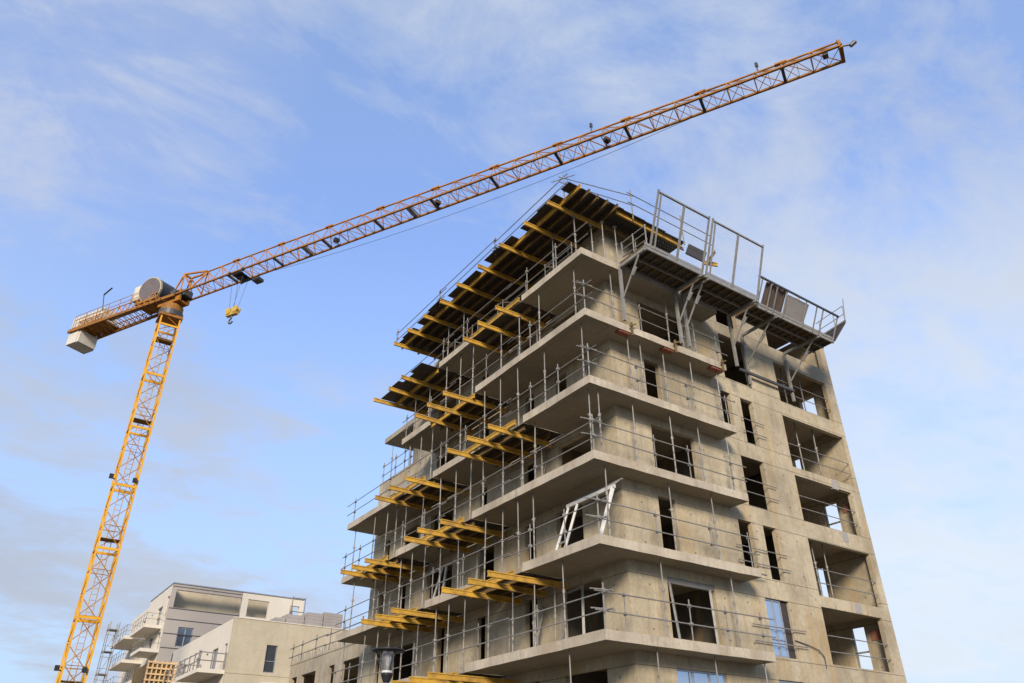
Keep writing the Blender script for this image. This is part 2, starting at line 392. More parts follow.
# ------------------------------------------------------------------ shoring props
def make_prop(h, name):
    t = empty('steel_prop', (0, 0, 0)); kids = []
    kids.append(MB().tube((0,0,.01), (0,0,h*.55), .031, 8).build('outer_tube', M['prop'], t))
    kids.append(MB().tube((0,0,h*.55), (0,0,h-.01), .023, 8).build('inner_tube', M['galv'], t))
    kids.append(MB().tube((0,0,h*.55-.07), (0,0,h*.55+.03), .05, 8).tube((-.10,0,h*.55), (.10,0,h*.55), .011, 5).build('collar', M['prop'], t))
    kids.append(MB().box(-.07,.07,-.07,.07,0,.012).build('base_plate', M['prop'], t))
    kids.append(MB().box(-.075,.075,-.075,.075,h-.012,h).build('head_plate', M['galv'], t))
    return t, kids
HS = 2.8-TH-.004; HB = 2.8-.72-TH+.30-.004
protoS = make_prop(HS, 's'); protoB = make_prop(HB, 'b'); usedP = {'s': False, 'b': False}
def put_prop(kind, x, y, z, label, group):
    t, kids = protoS if kind == 's' else protoB
    rot = (R(random.uniform(-.7,.7)), R(random.uniform(-.7,.7)), random.uniform(0, 6.28))
    if not usedP[kind]: usedP[kind] = True; o = t; o.location = (x, y, z); o.rotation_euler = rot
    else: o = copy_tree(t, kids, (x, y, z), rot)
    tag(o, label, 'prop', group); return o

# formwork bays: level -> beam positions along the street of balconies
BAYS = {'A': [(4.52, 5.98, 7.45), (12.22, 13.67, 15.1)], 'B': [(7.75, 9.05, 10.4)], 'C': [(4.43, 5.84, 7.2), (10.99, 12.36, 13.9)],
        'D': [(7.7, 9.0, 10.35), (14.28, 15.62, 16.75)], 'E': [(3.85, 5.15, 6.65), (10.75, 12.1, 13.4)], 'F': [(7.0, 8.2, 9.5), (14.3, 15.6, 16.9)]}
XEND = {'A': -.85, 'B': -1.42, 'C': -1.42, 'D': -1.50, 'E': -1.70, 'F': -1.95}
TB = [.61, 2.17, 3.94, 5.74, 7.46, 9.12, 10.69, 12.29, 13.85]
where = ['nearer bay', 'farther bay']
G1 = 'yellow timber beams of the balcony formwork'
def beam(p, q, label, mat='timber', group=G1):
    o = MB().ibeam(p, q).build('timber_beam', M[mat])
    return tag(o, label, 'beam', group)
for k, bays in BAYS.items():
    z = LV[k]
    for bi, ys in enumerate(bays):
        loc = '' if len(bays) == 1 else ', ' + where[bi]
        sp = SPANS[k]
        lo = sp[bi][1]+.02
        hi = sp[bi+1][0]-.02 if bi+1 < len(sp) else ys[-1]+.35
        zc = z-TH-.022-.2-.1
        for i, y in enumerate(ys):
            dx = random.uniform(-.08, .16) + (-.55 if k == 'A' and bi else 0)
            beam((XEND[k]+dx, y+random.uniform(-.09,.09), zc), (1.75, y+random.uniform(-.06,.06), zc), f'yellow jutting beam, {NUM[i]} from corner, {ORD[k]} balcony level{loc}')
        for i, x in enumerate(((.0, .5, 1.0, 1.5) if k in 'AB' else (-.42, .15, .75, 1.35))):
            e = random.uniform(.02, .1) if x > -.1 else 0
            y0 = lo+e - (.06 if x < 0 else 0)
            dzz = .24 if (k == 'A' and bi == 0 and i == 0) else 0
            beam((x-(.06 if dzz else 0), y0 if x > -.1 else lo-.1, zc+.2+dzz), (x-(.06 if dzz else 0), hi-e-(.35 if x < 0 else 0), zc+.2+dzz),
                 f'timber joist across the jutting beams, {NUM[i]} inward, {ORD[k]} balcony level{loc}', 'timber' if i == 0 else 'oldtimber', 'timber joists of the balcony formwork')
        n = max(2, int(round((hi-lo)/1.25))); st = (hi-lo)/n
        for i in range(n):
            xo = random.choice([-.02, -.1, .02]) if not (k == 'A' and bi) else (-.95, -.75, -1.0, -.85)[i % 4]
            o = MB().box(xo, 1.86, lo+i*st+.002, lo+(i+1)*st-.002, z-TH-.021, z-TH).build('plywood_sheet', M['ply'])
            tag(o, f'dark plywood sheet over jutting beams, {NUM[i]} from corner, {ORD[k]} level{loc}', 'plywood sheet', 'dark plywood sheets of the formwork')
# roof formwork
zt = 22.40
for i, y in enumerate(TB):
    beam((-1.15+random.uniform(-.04,.06), y, zt-.33), (1.8, y+random.uniform(-.04,.04), zt-.33),
         f'yellow timber beam under the roof formwork, {NUM[i]} back from the building corner', 'timber', 'yellow timber beams under the roof formwork')
for i, x in enumerate((-.42, .05, .55, 1.05, 1.55)):
    beam((x, -.62+random.uniform(-.08,.08), zt-.125), (x, 14.35 - (.3 if i % 2 else 0), zt-.125),
         f'long timber joist under the roof plywood, {NUM[i]} inward from the left edge', 'timber' if i < 1 else 'oldtimber', 'long joists under the roof plywood')
beam((1.72, -.32, zt-.125), (5.6, -.24, zt-.125), 'yellow edge beam along the right front just under the roof plywood', 'timber', 'roof edge beams')
beam((1.72, .45, zt-.33), (5.4, .45, zt-.33), 'weathered beam under the roof plywood behind the yellow edge beam', 'oldtimber', 'roof edge beams')
for i, (ya, yb, xo) in enumerate(((-.54,.0,-.87), (.0,.34,-.42), (.34,1.6,-.88), (1.6,2.86,-.82), (2.86,3.46,-.25), (3.46,4.5,-.84), (4.5,5.6,-.88), (5.6,6.43,-.36), (6.43,7.7,-.77), (7.7,8.95,-.80),
        (8.95,9.3,-.4), (9.3,10.6,-.96), (10.6,11.9,-.85), (11.9,12.4,-.4), (12.4,13.6,-.8), (13.6,14.35,-.7))):
    o = MB().box(xo, 2.0, ya+.003, yb-.003, zt-.022, zt).build('plywood_sheet', M['ply'])
    tag(o, f'black plywood sheet of the roof formwork, {NUM[i]} back from the building corner', 'plywood sheet', 'black plywood sheets of the roof formwork')
xx = 2.02
for i in range(3):
    o = MB().box(xx-.015, xx+1.2, (-.5,-.47,-.42)[i], .96, zt-.022, zt).build('plywood_sheet', M['ply'])
    tag(o, f'black plywood sheet over the right front edge of the roof, {NUM[i]} from the corner', 'plywood sheet', 'black plywood sheets of the roof formwork'); xx += 1.21
o = MB().box(2.01, 11.65, 4.7, 14.9, zt-.032, zt-.006).box(2.01, 16.33, .98, 4.7, zt-.032, zt-.006).build('light_seal_deck', M['brown']); tag(o, 'large brown deck added as a light seal over the topmost storey', 'added deck')  # deck over the interior, put in to seal out light and sky
# props under everything
BAYR = {k: [(SPANS[k][i][1]+.15, (SPANS[k][i+1][0]-.15 if i+1 < len(SPANS[k]) else BAYS[k][i][-1]+.2)) for i in range(len(BAYS[k]))] for k in BAYS}
for k in BAYR:
    if k == 'A': continue
    n_ = 0
    for (a, b) in BAYR[k]:
        m_n = 3 if b-a > 3 else 2
        for j in range(m_n):
            y = a + (b-a)*(j+.35)/m_n
            o = put_prop('s', .22+random.uniform(-.05,.08), y, LV[k]-TH+.003, f'steel prop standing on the formwork sheets of the {ORD[k]} level, {NUM[n_]} from corner', 'props standing on the formwork sheets'); n_ += 1
            up_solid = any(p[0] <= y <= p[1] for p in SPANS[UP[k]])
            o.scale.z = (2.8-.005)/HS if up_solid else (2.8-.725+TH)/HS
GL, GR = 'steel props under the left balconies', 'steel props under the right balconies'
LSOL = {'A': [], 'B': [.9, 3.1, 4.93, 6.2, 7.3, 9.0, 10.6], 'C': [.6, 2.9, 4.45, 7.2], 'D': [.45, 3.7], 'E': [3.8, 5.1, 7.25], 'F': [2.2], 'G': [2.0, 4.1, 6.3]}
for k in ['G', 'F', 'E', 'D', 'C', 'B', 'A']:
    z = LV[k]; u = UP[k]; c = []
    if u == 'T': c = [(.3, y, 'b') for y in TB]+[(1.2, y, 'b') for y in TB]
    else:
        for ys in BAYS.get(u, []):
            for y in ys: c += [(.3, y, 'b'), (1.25, y+.06, 'b')]
        for a, b in SPANS[u]:
            n = max(1, int((b-a)/1.75))
            if a == 0: L = [y for y in LSOL[k] if y < b-.1]
            else: L = [a+.45+(b-a-.9)*j/max(1, n-1) for j in range(n)] if n > 1 else [(a+b)/2]
            c += [(.28, y, 's') for y in L]
    # stand only on a slab of this level
    c = [t for t in c if any(a+.1 < t[1] < b-.1 for a, b in SPANS[k]) or (k in 'B' and False)]
    for row, nm in ((0, 'front row'), (1, 'rear row')):
        cc = sorted([t for t in c if (t[0] > .8) == bool(row)], key=lambda t: t[1])
        for i, (x, y, kd) in enumerate(cc):
            put_prop(kd, x+random.uniform(-.05,.05), y, z+.001, f'steel prop, {ORD[k]} balcony, left side, {nm}, {NUM[i]} from corner', GL)
RSOL = {'G': [2.25, 4.88, 7.2], 'F': [2.83, 6.25], 'E': [.7, 3.63, 5.78], 'D': [.6, 2.26, 4.09, 5.62, 7.18], 'C': [2.28, 2.97, 4.15, 5.61, 7.17], 'B': [1.7, 4.6, 5.9, 6.15], 'A': []}
for k, L in RSOL.items():
    for i, x in enumerate(L):
        put_prop('s', x, .3+random.uniform(-.04,.04), LV[k]+.001, f'steel prop on the {ORD[k]} balcony, right side, {NUM[i]} from the corner', GR)
for i, (x, y) in enumerate(((1.45, .25), (2.1, .2), (3.3, .3))):
    put_prop('b', x, y, LV['A']+.02, f'steel prop under the roof formwork on the right front, {NUM[i]} from the corner', 'props under the roof edge')
# props in the corner rooms
LOG = {'E': [12.75, 13.7], 'C': [12.45, 13.6, 14.6, 14.85], 'B': [12.6, 13.4, 14.5]}
for k, L in LOG.items():
    zz0 = {'E': 8.5, 'C': 13.885, 'B': 17.1}[k]
    for i, x in enumerate(L):
        o = put_prop('s', x, 1.25+.15*(i % 2), zz0+.001, f'steel prop in the open corner room at {ORD[k]} floor, {NUM[i]} from left', 'props in the open corner rooms')
        o.scale.z = ((LV[UP[k]]-(TH if UP[k] not in 'EC' else .45))-zz0)/HS*.997
# two props on the far terrace
for i, (x, y) in enumerate(((2.3, 20.2), (2.3, 18.0))):
    put_prop('s', x, y, LV['B'], f'steel prop on the open far terrace, {"at its outer end" if i == 0 else "beside the wall"}', 'far terrace props')

# ------------------------------------------------------------------ guardrails
def clamp(mb, p): mb.box(p[0]-.045, p[0]+.045, p[1]-.045, p[1]+.045, p[2]-.05, p[2]+.05)
def guardrail(pts, posts, z, label, heights=(1.08, .52), r=.021, h=1.28, cat='guardrail', over=.35, mat='rail'):
    t = empty('guardrail', (pts[0][0], pts[0][1], z), label, cat, 'tubular guardrails on the tower')
    for p in posts:
        mb = MB().tube((p[0], p[1], z), (p[0], p[1], z+h), r*1.05, 6)
        for hh in heights: clamp(mb, (p[0], p[1], z+hh))
        mb.build('post', M[mat], t)
    for a, b in zip(pts[:-1], pts[1:]):
        d = Vector((b[0]-a[0], b[1]-a[1], 0)).normalized()
        L = (Vector((b[0]-a[0], b[1]-a[1], 0))).length
        for hh in heights:
            # tubes come in lengths that overlap a little and sag by hand work
            n = max(1, int(L/4.5)); s = -over
            for j in range(n):
                e = L*(j+1)/n + random.uniform(.15, over)
                pa = Vector((a[0], a[1], z+hh)) + d*s + Vector((0,0,random.uniform(-.03,.03)))
                pb = Vector((a[0], a[1], z+hh)) + d*e + Vector((0,0,random.uniform(-.03,.03)))
                off = Vector((-d.y, d.x, 0))*(.05 if j % 2 else -.05)
                MB().tube(pa+off, pb+off, r, 6).build('rail', M[mat], t); s = e-random.uniform(.3,.6)
    return t
XR, YR = .07, .07
for k in ['G', 'F', 'E', 'D', 'C', 'B', 'A']:
    z = LV[k]
    b = SPANS[k][-1][1] if k != 'A' else 15.2
    posts = [(XR, q+random.uniform(-.2,.2)) for sp in SPANS[k] for q in [sp[0]+(sp[1]-sp[0])*f for f in ((.45, .92) if sp[0] == 0 else (.12, .88))]]
    guardrail([(XR, .05), (XR, b)], posts, z, f'long tube guardrail along the left edge of the {ORD[k]} balcony level')
    if k != 'A':
        posts = [(x, YR) for x in {'G': (.5, 2.9, 5.4, 7.2), 'F': (.9, 3.7, 5.4, 7.15), 'E': (2.6, 5.2, 7.2), 'D': (2.9, 4.6, 6.9), 'C': (2.4, 5.0, 7.2), 'B': (2.9, 5.2, 7.2)}[k]]
        guardrail([(.05, YR), (7.45, YR)], posts, z, f'tube guardrail along the right edge of the {ORD[k]} balcony')
# across facade openings on the right front
for k, x0, x1 in (('E', 12.0, 16.15), ('C', 12.0, 16.3), ('D', 12.0, 15.9), ('F', 12.0, 15.9), ('B', 12.1, 15.9)):
    z = {'E': 8.5, 'C': 13.9}.get(k, LV[k])
    guardrail([(x0+.03, .93), (x1-.03, .93)], [], z, f'pair of tubes closing the open corner room above the {ORD[k]} floor', (1.1, .55), .02, over=.0)
for k, x0, x1 in (('E', 7.4, 10.2), ('C', 9.0, 10.3), ('D', 8.4, 10.3), ('F', 7.6, 10.4)):
    guardrail([(x0, .8), (x1, .8)], [], LV[k], f'tube rails before the tall opening beside the {ORD[k]} balcony', (1.05, .5), .02, over=.05)
# bent cable on the facade
mb = MB(); pp = [(9.9, .82, 6.62), (10.6, .80, 6.52), (11.15, .79, 6.40), (11.42, .80, 6.18), (11.46, .82, 5.95), (11.45, .83, 5.8)]
for a, b in zip(pp[:-1], pp[1:]): mb.tube(a, b, .018, 6)
tag(mb.build('cable', M['dsteel']), 'dark cable drooping down the facade beside the lowest glazed window', 'cable')
# roof guard
guardrail([(-.74, .1), (-.74, 14.4)], [(-.74, y) for y in (4.9, 9.8, 14.3)], zt-.1, 'long tube guardrail along the left edge of the roof formwork', (.82, .42), .02, 1.0)
t = empty('guardrail', (2.5, -.45, 22.2), 'tube guardrail rising from the roof corner along the right edge', 'guardrail', 'tubular guardrails on the tower')
for (x, y, z0, z1) in ((-.72, -.02, 22.1, 23.25), (2.54, -.47, 22.15, 23.75), (5.5, -.47, 22.15, 23.8)):
    MB().tube((x, y, z0), (x, y, z1), .03, 6).build('post', M['galv'], t)
MB().tube((-1.05, .35, 22.95), (-.4, -.35, 23.15), .022, 6).build('rail', M['rail'], t)
for dz_ in (0, -.52):
    MB().tube((-.95, .0, 23.02+dz_*.5), (2.7, -.44, 23.52+dz_), .022, 6).build('rail', M['rail'], t)
    MB().tube((2.3, -.5, 23.50+dz_), (7.4, -.46, 23.50+dz_), .022, 6).build('rail', M['rail'], t)
# braces and spare tubes inside the topmost storey
for i, (y0, y1) in enumerate(((1.2, 3.0), (4.4, 6.2), (6.6, 8.3), (8.8, 10.4))):
    t = empty('brace_frame', (.55, y0, LV['A']), f'low steel brace frame on the topmost balcony, {NUM[i]} from the corner', 'brace frame', 'brace frames on the topmost balcony')
    for y in (y0, y1): MB().tube((.55, y, LV['A']+.01), (.55, y, LV['A']+1.25), .02, 6).build('post', M['galv'], t)
    for h in (.35, .75, 1.15): MB().tube((.55, y0, LV['A']+h), (.55, y1, LV['A']+h+random.uniform(-.08,.08)), .018, 6).build('rail', M['galv'], t)
    MB().tube((.55, y0, LV['A']+.1), (.55, y1, LV['A']+1.1), .018, 6).build('diagonal', M['galv'], t)
for i, (k, x, y) in enumerate((('B', 1.2, 5.2), ('C', 1.3, 1.9), ('D', 1.3, 4.7), ('E', 1.2, 9.3), ('F', 1.25, 5.1))):
    z = LV[k]; t = empty('prop_bundle', (x, y, z), f'bundle of spare steel tubes leaning on the left wall over the {ORD[k]} balcony', 'tube bundle', 'spare tube bundles')
    for j in range(4): MB().tube((x-.1+.05*j, y+j*.07, z+.01), (1.84, y+.25+j*.05, z+1.7+random.uniform(0,.5)), .024, 6).build('tube', M['prop'], t)
for i, (k, x) in enumerate((('F', 4.6), ('E', 6.4), ('C', 5.3), ('D', 1.2))):
    z = LV[k]; o = MB().tube((x, .45, z+.03), (x+2.2, .6, z+.05), .03, 6).build('loose_tube', M['rail'])
    tag(o, f'loose tube lying on the right side of the {ORD[k]} balcony', 'tube', 'loose tubes')
# far terrace and wing guards
guardrail([(1.98, 16.9), (1.98, 20.6)], [(1.98, y) for y in (17.2, 17.9, 19.0, 20.5)], LV['B'], 'tube guardrail on the open far terrace')
mb = MB()
t = empty('trestle_frame', (-.2, 0, 8.7), 'rail corner crosspieces at the tower corner', 'clamped tubes', 'short clamped tubes at the corner posts')
bpy.data.objects.remove(t)
for k in ['F', 'E', 'D', 'C', 'B']:
    z = LV[k]; mb = MB()
    mb.tube((.12, .12, z), (.12, .12, z+1.35), .027, 6)
    for hh in (1.14, .58): mb.tube((-.35, .18, z+hh), (.45, .02, z+hh), .022, 6); clamp(mb, (.12, .12, z+hh))
    tag(mb.build('corner_post', M['galv']), f'corner post with short cross tubes at the corner of the {ORD[k]} balcony', 'corner post', 'corner posts')

# loose clamps hanging on slab noses
for i, (x, k) in enumerate(((2.0, 'B'), (4.3, 'B'), (7.0, 'B'))):
    z = LV[k]; t = empty('edge_clamp', (x, -.05, z-.4), f'rust red clamp under the {ORD[k]} balcony, right front, {NUM[i]} from corner', 'clamp', 'rusty edge clamps')
    MB().box(x-.30, x+.22, .05, .3, z-.38, z-TH-.004).build('foot', M['red'], t)
    MB().bar((x+.25, -.06, z-.45), (x+.25, -.06, z+.12), .06, .08).bar((x+.1, -.1, z-.1), (x+.45, -.1, z+.1), .04, .05).build('screw', M['oldtimber'], t)

# white leaning trestle on the fifth balcony
t = empty('folding_trestle', (.9, 1.6, 8.7), 'pale metal trestle with ribbed top leaning at the corner of the fifth highest balcony', 'trestle')
mb = MB(); P0, P1 = Vector((1.0, .22, 10.52)), Vector((1.0, 2.75, 10.52)); mb.bar(P0, P1, .10, .12); mb.build('top_bar', M['white'], t)
mb = MB()
for i in range(13):
    y = .35+i*.19; mb.bar((1.0, y, 10.58), (1.38, y+.03, 10.86), .05, .05)
mb.bar((1.4, .25, 10.87), (1.4, 2.75, 10.87), .05, .05); mb.build('slat_rack', M['galv'], t)
for y, dy in ((.3, .42), (2.15, .45), (2.65, .45)):
    MB().bar((1.0, y, 10.50), (.62, y+dy, 8.71), .09, .13 if y < 1 else .08).build('leg', M['white'], t)
MB().bar((.72, 2.5, 9.2), (.72, 3.05, 9.2), .04, .05).build('cross_tie', M['galv'], t)
# ladders / leaning white frames in big openings
def leaning(name, label, pts, w=.1, mat='white'):
    t = empty(name, pts[0][0], label, 'frame')
    for a, b in pts: MB().bar(a, b, w, w*.8).build('leg', M[mat], t)
    return t
leaning('leaning_frame', 'pale leaning legs inside the wide right front opening over the sixth highest balcony', [((3.85,.75,5.92), (3.78,.9,7.9)), ((5.55,.7,5.92), (5.72,.9,7.9))], .08, 'galv')
leaning('leaning_frame', 'grey trestle in the big left opening over the sixth highest balcony', [((1.6,2.9,5.92), (1.85,3.15,8.0)), ((1.5,4.05,5.92), (1.85,4.05,7.95)), ((1.85,3.1,7.95), (1.85,4.1,7.9))], .09, 'galv')
leaning('leaning_frame', 'white A shaped leg leaning in the far left opening, fifth highest level', [((1.5,13.4,8.72), (1.85,12.9,10.8)), ((1.5,12.4,8.72), (1.85,12.6,10.8)), ((1.85,12.2,10.75), (1.85,14.6,10.75))], .1)
# white ladder-like props near lamp
# blocks on the far balcony of the third level
o = MB().box(.9, 1.6, 14.9, 16.0, 14.3, 15.4).build('concrete_block', M['block']); tag(o, 'grey cubic block standing on the far third highest balcony', 'block')

# ------------------------------------------------------------------ suspended work platforms on the right front
def platform(idx, x0, x1, y0, z, braces, lean, label, wall_y=-.05):
    t = empty('work_platform', ((x0+x1)/2, y0, z), label, 'platform', 'suspended work platforms')
    MB().box(x0, x1, y0+.06, -.06, z-.03, z).build('deck', M['deck'], t)
    for y in (y0+.03, (y0-.05)/2, -.12): MB().bar((x0, y, z-.105), (x1, y, z-.105), .06, .14).build('deck_beam', M['galv' if y < y0+.1 else 'rail'], t)
    n = int((x1-x0)/.4)
    for i in range(n+1):
        a = x0+.03+(x1-x0-.06)*i/n; MB().bar((a, y0+.06, z-.082), (a, -.1, z-.082), .05, .1).build('cross_bearer', M['oldtimber'], t)
    MB().box(x0, x1, y0-.02, y0, z-.02, z+.12).build('toe_board', M['galv'], t)
    for x in braces:
        mb = MB(); mb.bar((x, wall_y, z-.2), (x, wall_y, z-2.7), .11, .1, (0,1,0)); mb.bar((x, wall_y, z-.2), (x, y0, z-.2), .1, .12); mb.build('bracket', M['galv'], t)
        mb = MB(); mb.tube((x, wall_y, z-1.75), (x, y0+.35, z-.25), .04, 8); mb.tube((x, wall_y-.45*(wall_y-y0), z-.98), (x, wall_y-.62*(wall_y-y0), z-.72), .056, 8); mb.build('strut', M['galv'], t)
    return t
p1 = platform(1, 1.9, 5.1, -1.5, 19.9, (1.92, 4.95), True, 'left suspended work platform with a tall leaning guard frame, nearest the tower corner')
p2 = platform(2, 5.25, 8.45, -1.5, 19.9, (5.4, 8.2), True, 'middle suspended work platform with a tall leaning guard frame')
p3 = platform(3, 8.6, 14.05, -1.22, 19.9, (9.95, 12.9), False, 'long right suspended work platform carrying leaning panels', .72)
def lean_frame(t, x0, x1):
    A = lambda x, s: (x, -1.5-.78*s, 19.9+2.25*s)
    mb = MB()
    mb.bar(A(x0,1), A(x1,1), .07, .07); mb.build('guard_top_rail', M['galv'], t)
    for x, w in ((x0, .07), ((x0+x1)/2, .09), (x1, .07)):
        MB().bar(A(x,-.05), A(x,1.04 if w < .08 else 1), w, .06).build('guard_post', M['galv'], t)
    MB().bar(A(x0+.22,0), A(x0+.16,1), .05, .05).build('guard_post', M['galv'], t)
    mb = MB(); n = int((x1-x0)/.12)
    for i in range(1, n): mb.bar(A(x0+(x1-x0)*i/n, .02), A(x0+(x1-x0)*i/n, 1), .0018, .0018)
    for i in range(1, 18): mb.bar(A(x0, i/18), A(x1, i/18), .0018, .0018)
    mb.build('guard_mesh', M['galv'], t)
lean_frame(p1, 2.22, 5.08); lean_frame(p2, 5.3, 8.42)
# end rails of first platform
mb = MB()
for y in (-1.45, -.75, -.1): mb.tube((2.1, y, 19.9), (2.1, y, 21.0), .03, 6)
for h in (.35, .7, 1.05): mb.tube((2.1, -1.5, 19.9+h), (2.1, -.05, 19.9+h), .026, 6)
mb.build('end_rail', M['galv'], p1)
mb = MB(); mb.bar((8.45, -1.78, 20.93), (14.0, -1.78, 20.86), .07, .08); mb.build('guard_top_rail', M['dsteel'], p3)
for x in (8.7, 9.3, 9.7, 10.35, 11.7, 12.45, 12.9, 13.95):
    MB().bar((x, -1.22, 19.75), (x, -1.78, 20.9), .045, .045).build('guard_post', M['galv'], p3)
# sloping end flap of the third platform
t = p3
mb = MB(); A = [(14.06,-1.28,19.86), (14.06,.3,19.86), (14.95,-.1,20.9), (14.62,-1.72,20.85)]
mb.add(A+[(x+.02, y, z-.05) for x, y, z in A], [(0,1,2,3), (7,6,5,4), (0,4,5,1), (1,5,6,2), (2,6,7,3), (3,7,4,0)]); mb.build('end_flap', M['ply'], p3)
MB().bar((14.62,-1.74,20.9), (14.95,-.1,20.95), .06, .08).build('flap_rail', M['galv'], p3)
mb = MB()
for (x, y) in ((14.62,-1.7), (14.72,-1.1), (14.9,-.2)): mb.tube((x, y, 20.85), (x+.02, y-.05, 21.75), .02, 6)
for h in (.85, .42): mb.tube((14.62, -1.74, 20.85+h), (14.95, -.05, 20.88+h), .018, 6)
mb.tube((14.62,-1.7,20.8), (14.68,-1.85,22.1), .022, 6)
mb.build('end_rail', M['galv'], p3)
# waler beam between brackets
o = MB().bar((9.3, .66, 17.72), (12.95, .66, 17.72), .08, .12).build('waler_beam', M['dsteel']); tag(o, 'dark steel beam running level across the facade below the right platform', 'steel beam')
# items on the platforms
def leaning_panel(x0, x1, yb, yt, z0, z1, mat, name, label, cat, ribs=0, lx=0):
    t = empty(name, ((x0+x1)/2, yb, z0), label, cat)
    vs = [(x0, yb, z0), (x1, yb, z0), (x1+lx, yt, z1), (x0+lx, yt, z1)]
    vs += [(x, y+.06, z) for x, y, z in vs]
    MB().add(vs, [(0,1,2,3), (7,6,5,4), (0,4,5,1), (1,5,6,2), (2,6,7,3), (3,7,4,0)]).build('board', M[mat], t)
    if ribs:
        for i in range(ribs):
            a = x0+(x1-x0)*(i+.5)/ribs
            MB().bar((a, yb-.02, z0+.02), (a+lx, yt-.02, z1-.02), .07, .04, (0,1,0)).build('rib', M['brown'], t)
    return t
leaning_panel(9.12, 9.75, -1.08, -1.68, 19.905, 20.95, 'brown', 'shutter_panel', 'brown ribbed shutter panel standing on the right platform, left one of the pair', 'panel', 2)
leaning_panel(9.78, 10.44, -1.08, -1.68, 19.905, 20.98, 'brown', 'shutter_panel', 'brown ribbed shutter panel standing on the right platform, beside the concrete panel', 'panel', 2)
leaning_panel(10.52, 11.95, -1.08, -1.68, 19.905, 20.80, 'block', 'precast_slab', 'bare concrete panel standing on the right platform, right of the brown panels', 'panel', 0)
t = empty('exhaust_pipe', (12.0, -1.1, 20), 'short grey pipe sticking up behind the concrete panel on the right platform', 'pipe')
MB().tube((12.0,-1.1,20), (12.0,-1.1,21.15), .09, 10).build('pipe', M['galv'], t); MB().tube((12.0,-1.1,21.1), (12.08,-1.1,21.5), .12, 10).build('cowl', M['block'], t)
# items on the roof
leaning_panel(6.35, 7.5, .2, .35, 22.5, 23.35, 'ply', 'shutter_panel', 'dark brown panel leaning on the roof edge behind the middle of the guard frames', 'panel', 0, .5)
leaning_panel(5.5, 6.0, .0, .25, 22.38, 22.85, 'brown', 'shutter_panel', 'small dark panel leaning where the roof plywood ends', 'panel', 0, .25)
o = MB().ibeam((7.6,.05,22.5), (8.0,-.1,23.1)).build('timber_beam', M['oldtimber']); tag(o, 'short brown beam tilted up on the roof edge beside the brown panel', 'beam')
o = MB().ibeam((7.5,.25,22.5), (8.4,.2,22.72)).build('timber_beam', M['timber']); tag(o, 'short yellow beam lying on the roof edge beyond the brown panel', 'beam')
# rubble wall top pieces

# ------------------------------------------------------------------ low wing beside the tower
wing = empty('low_wing', (5, 26, 0), 'low bare concrete wing with dark openings at the left foot of the tower', 'building')
mb = MB(); wall(mb, 'x', XW, XW+.2, 20.72, 31.3, 0, 8.75, [(21.3,23.5,6.75,8.03), (24.45,25.25,6.6,8.03), (27.1,29.3,6.3,8.02), (29.97,30.9,6.3,8.02), (21.3,23.5,3.6,5.2), (24.45,25.25,3.6,5.2), (27.1,29.3,3.6,5.2)])
mb.build('wall', M['low'], wing)
mb = MB(); mb.box(XW+.21, 11.8, 31.1, 31.3, 0, 8.74); mb.box(6.0, 6.2, 20.72, 31.1, 0, 8.6); mb.build('wall', M['low'], wing)
MB().box(XW+.1, 11.8, 20.74, 31.2, 8.3, 8.72).build('roof', M['edge'], wing)
MB().box(XW-.03, XW+.25, 20.73, 31.33, 8.752, 8.86).build('coping', M['low'], wing)
MB().box(XW+.21, 6.0, 20.75, 31.1, 5.5, 5.8).build('floor_slab', M['edge'], wing)
t = guardrail([(XW+.1, 20.9), (XW+.1, 31.6)], [(XW+.1, y) for y in (21.5, 23.8, 25.7, 27.8, 30.0, 31.5)], 8.86, 'tube guardrail with rebar stubs along the roof edge of the low wing', (.95, .45), .03, 1.2)
mb = MB()
for i in range(60):
    y = 21.2+i*.17; mb.tube((XW+.12, y, 8.7), (XW+.12+random.uniform(-.05,.05), y+random.uniform(-.04,.04), 9.1+random.uniform(0,.25)), .012, 4)
mb.build('rebar_stubs', M['rail'], t)

# ------------------------------------------------------------------ beige building
BX, BY, BZ = -.08, 38.07, 12.5
bg = empty('beige_building', (5, 46, 0), 'beige concrete building with one tall narrow window, between the low wing and the grey building', 'building')
mb = MB(); wall(mb, 'y', BY, BY+.25, BX, 14, 0, BZ, [(2.42,3.2,9.2,10.97)]); mb.build('wall', M['beige'], bg)
mb = MB(); wall(mb, 'x', BX+.004, BX+.25, BY+.25, 54.5, 0, BZ, [(38.75,39.4,9.25,10.95), (40.85,42.2,9.25,10.95), (43.3,43.9,10.1,10.9), (45.3,46.6,9.25,10.9), (49.2,50.7,9.25,10.85), (38.75,40,6,8), (42,44,6,8)])
mb.build('wall', M['cream'], bg)
MB().box(BX+.1, 14, BY+.1, 54.4, 12.1, 12.46).build('roof', M['edge'], bg)
MB().box(BX-.03, 14, BY-.04, BY+.3, BZ+.003, BZ+.06).build('coping', M['cream'], bg)
MB().box(BX-.02, 14, BY-.03, BY+.05, 9.0, 9.09).build('string_course', M['beige'], bg)
framed_window(bg, 'y', BY+.1, 2.42, 3.2, 9.2, 10.97, 0, 'frame', 'dglass', rails=(.42,))
for (a, b) in ((38.75,39.4), (40.85,42.2), (45.3,46.6), (49.2,50.7)): framed_window(bg, 'x', BX+.12, a, b, 9.25, 10.9, 1, 'frame', 'dglass')
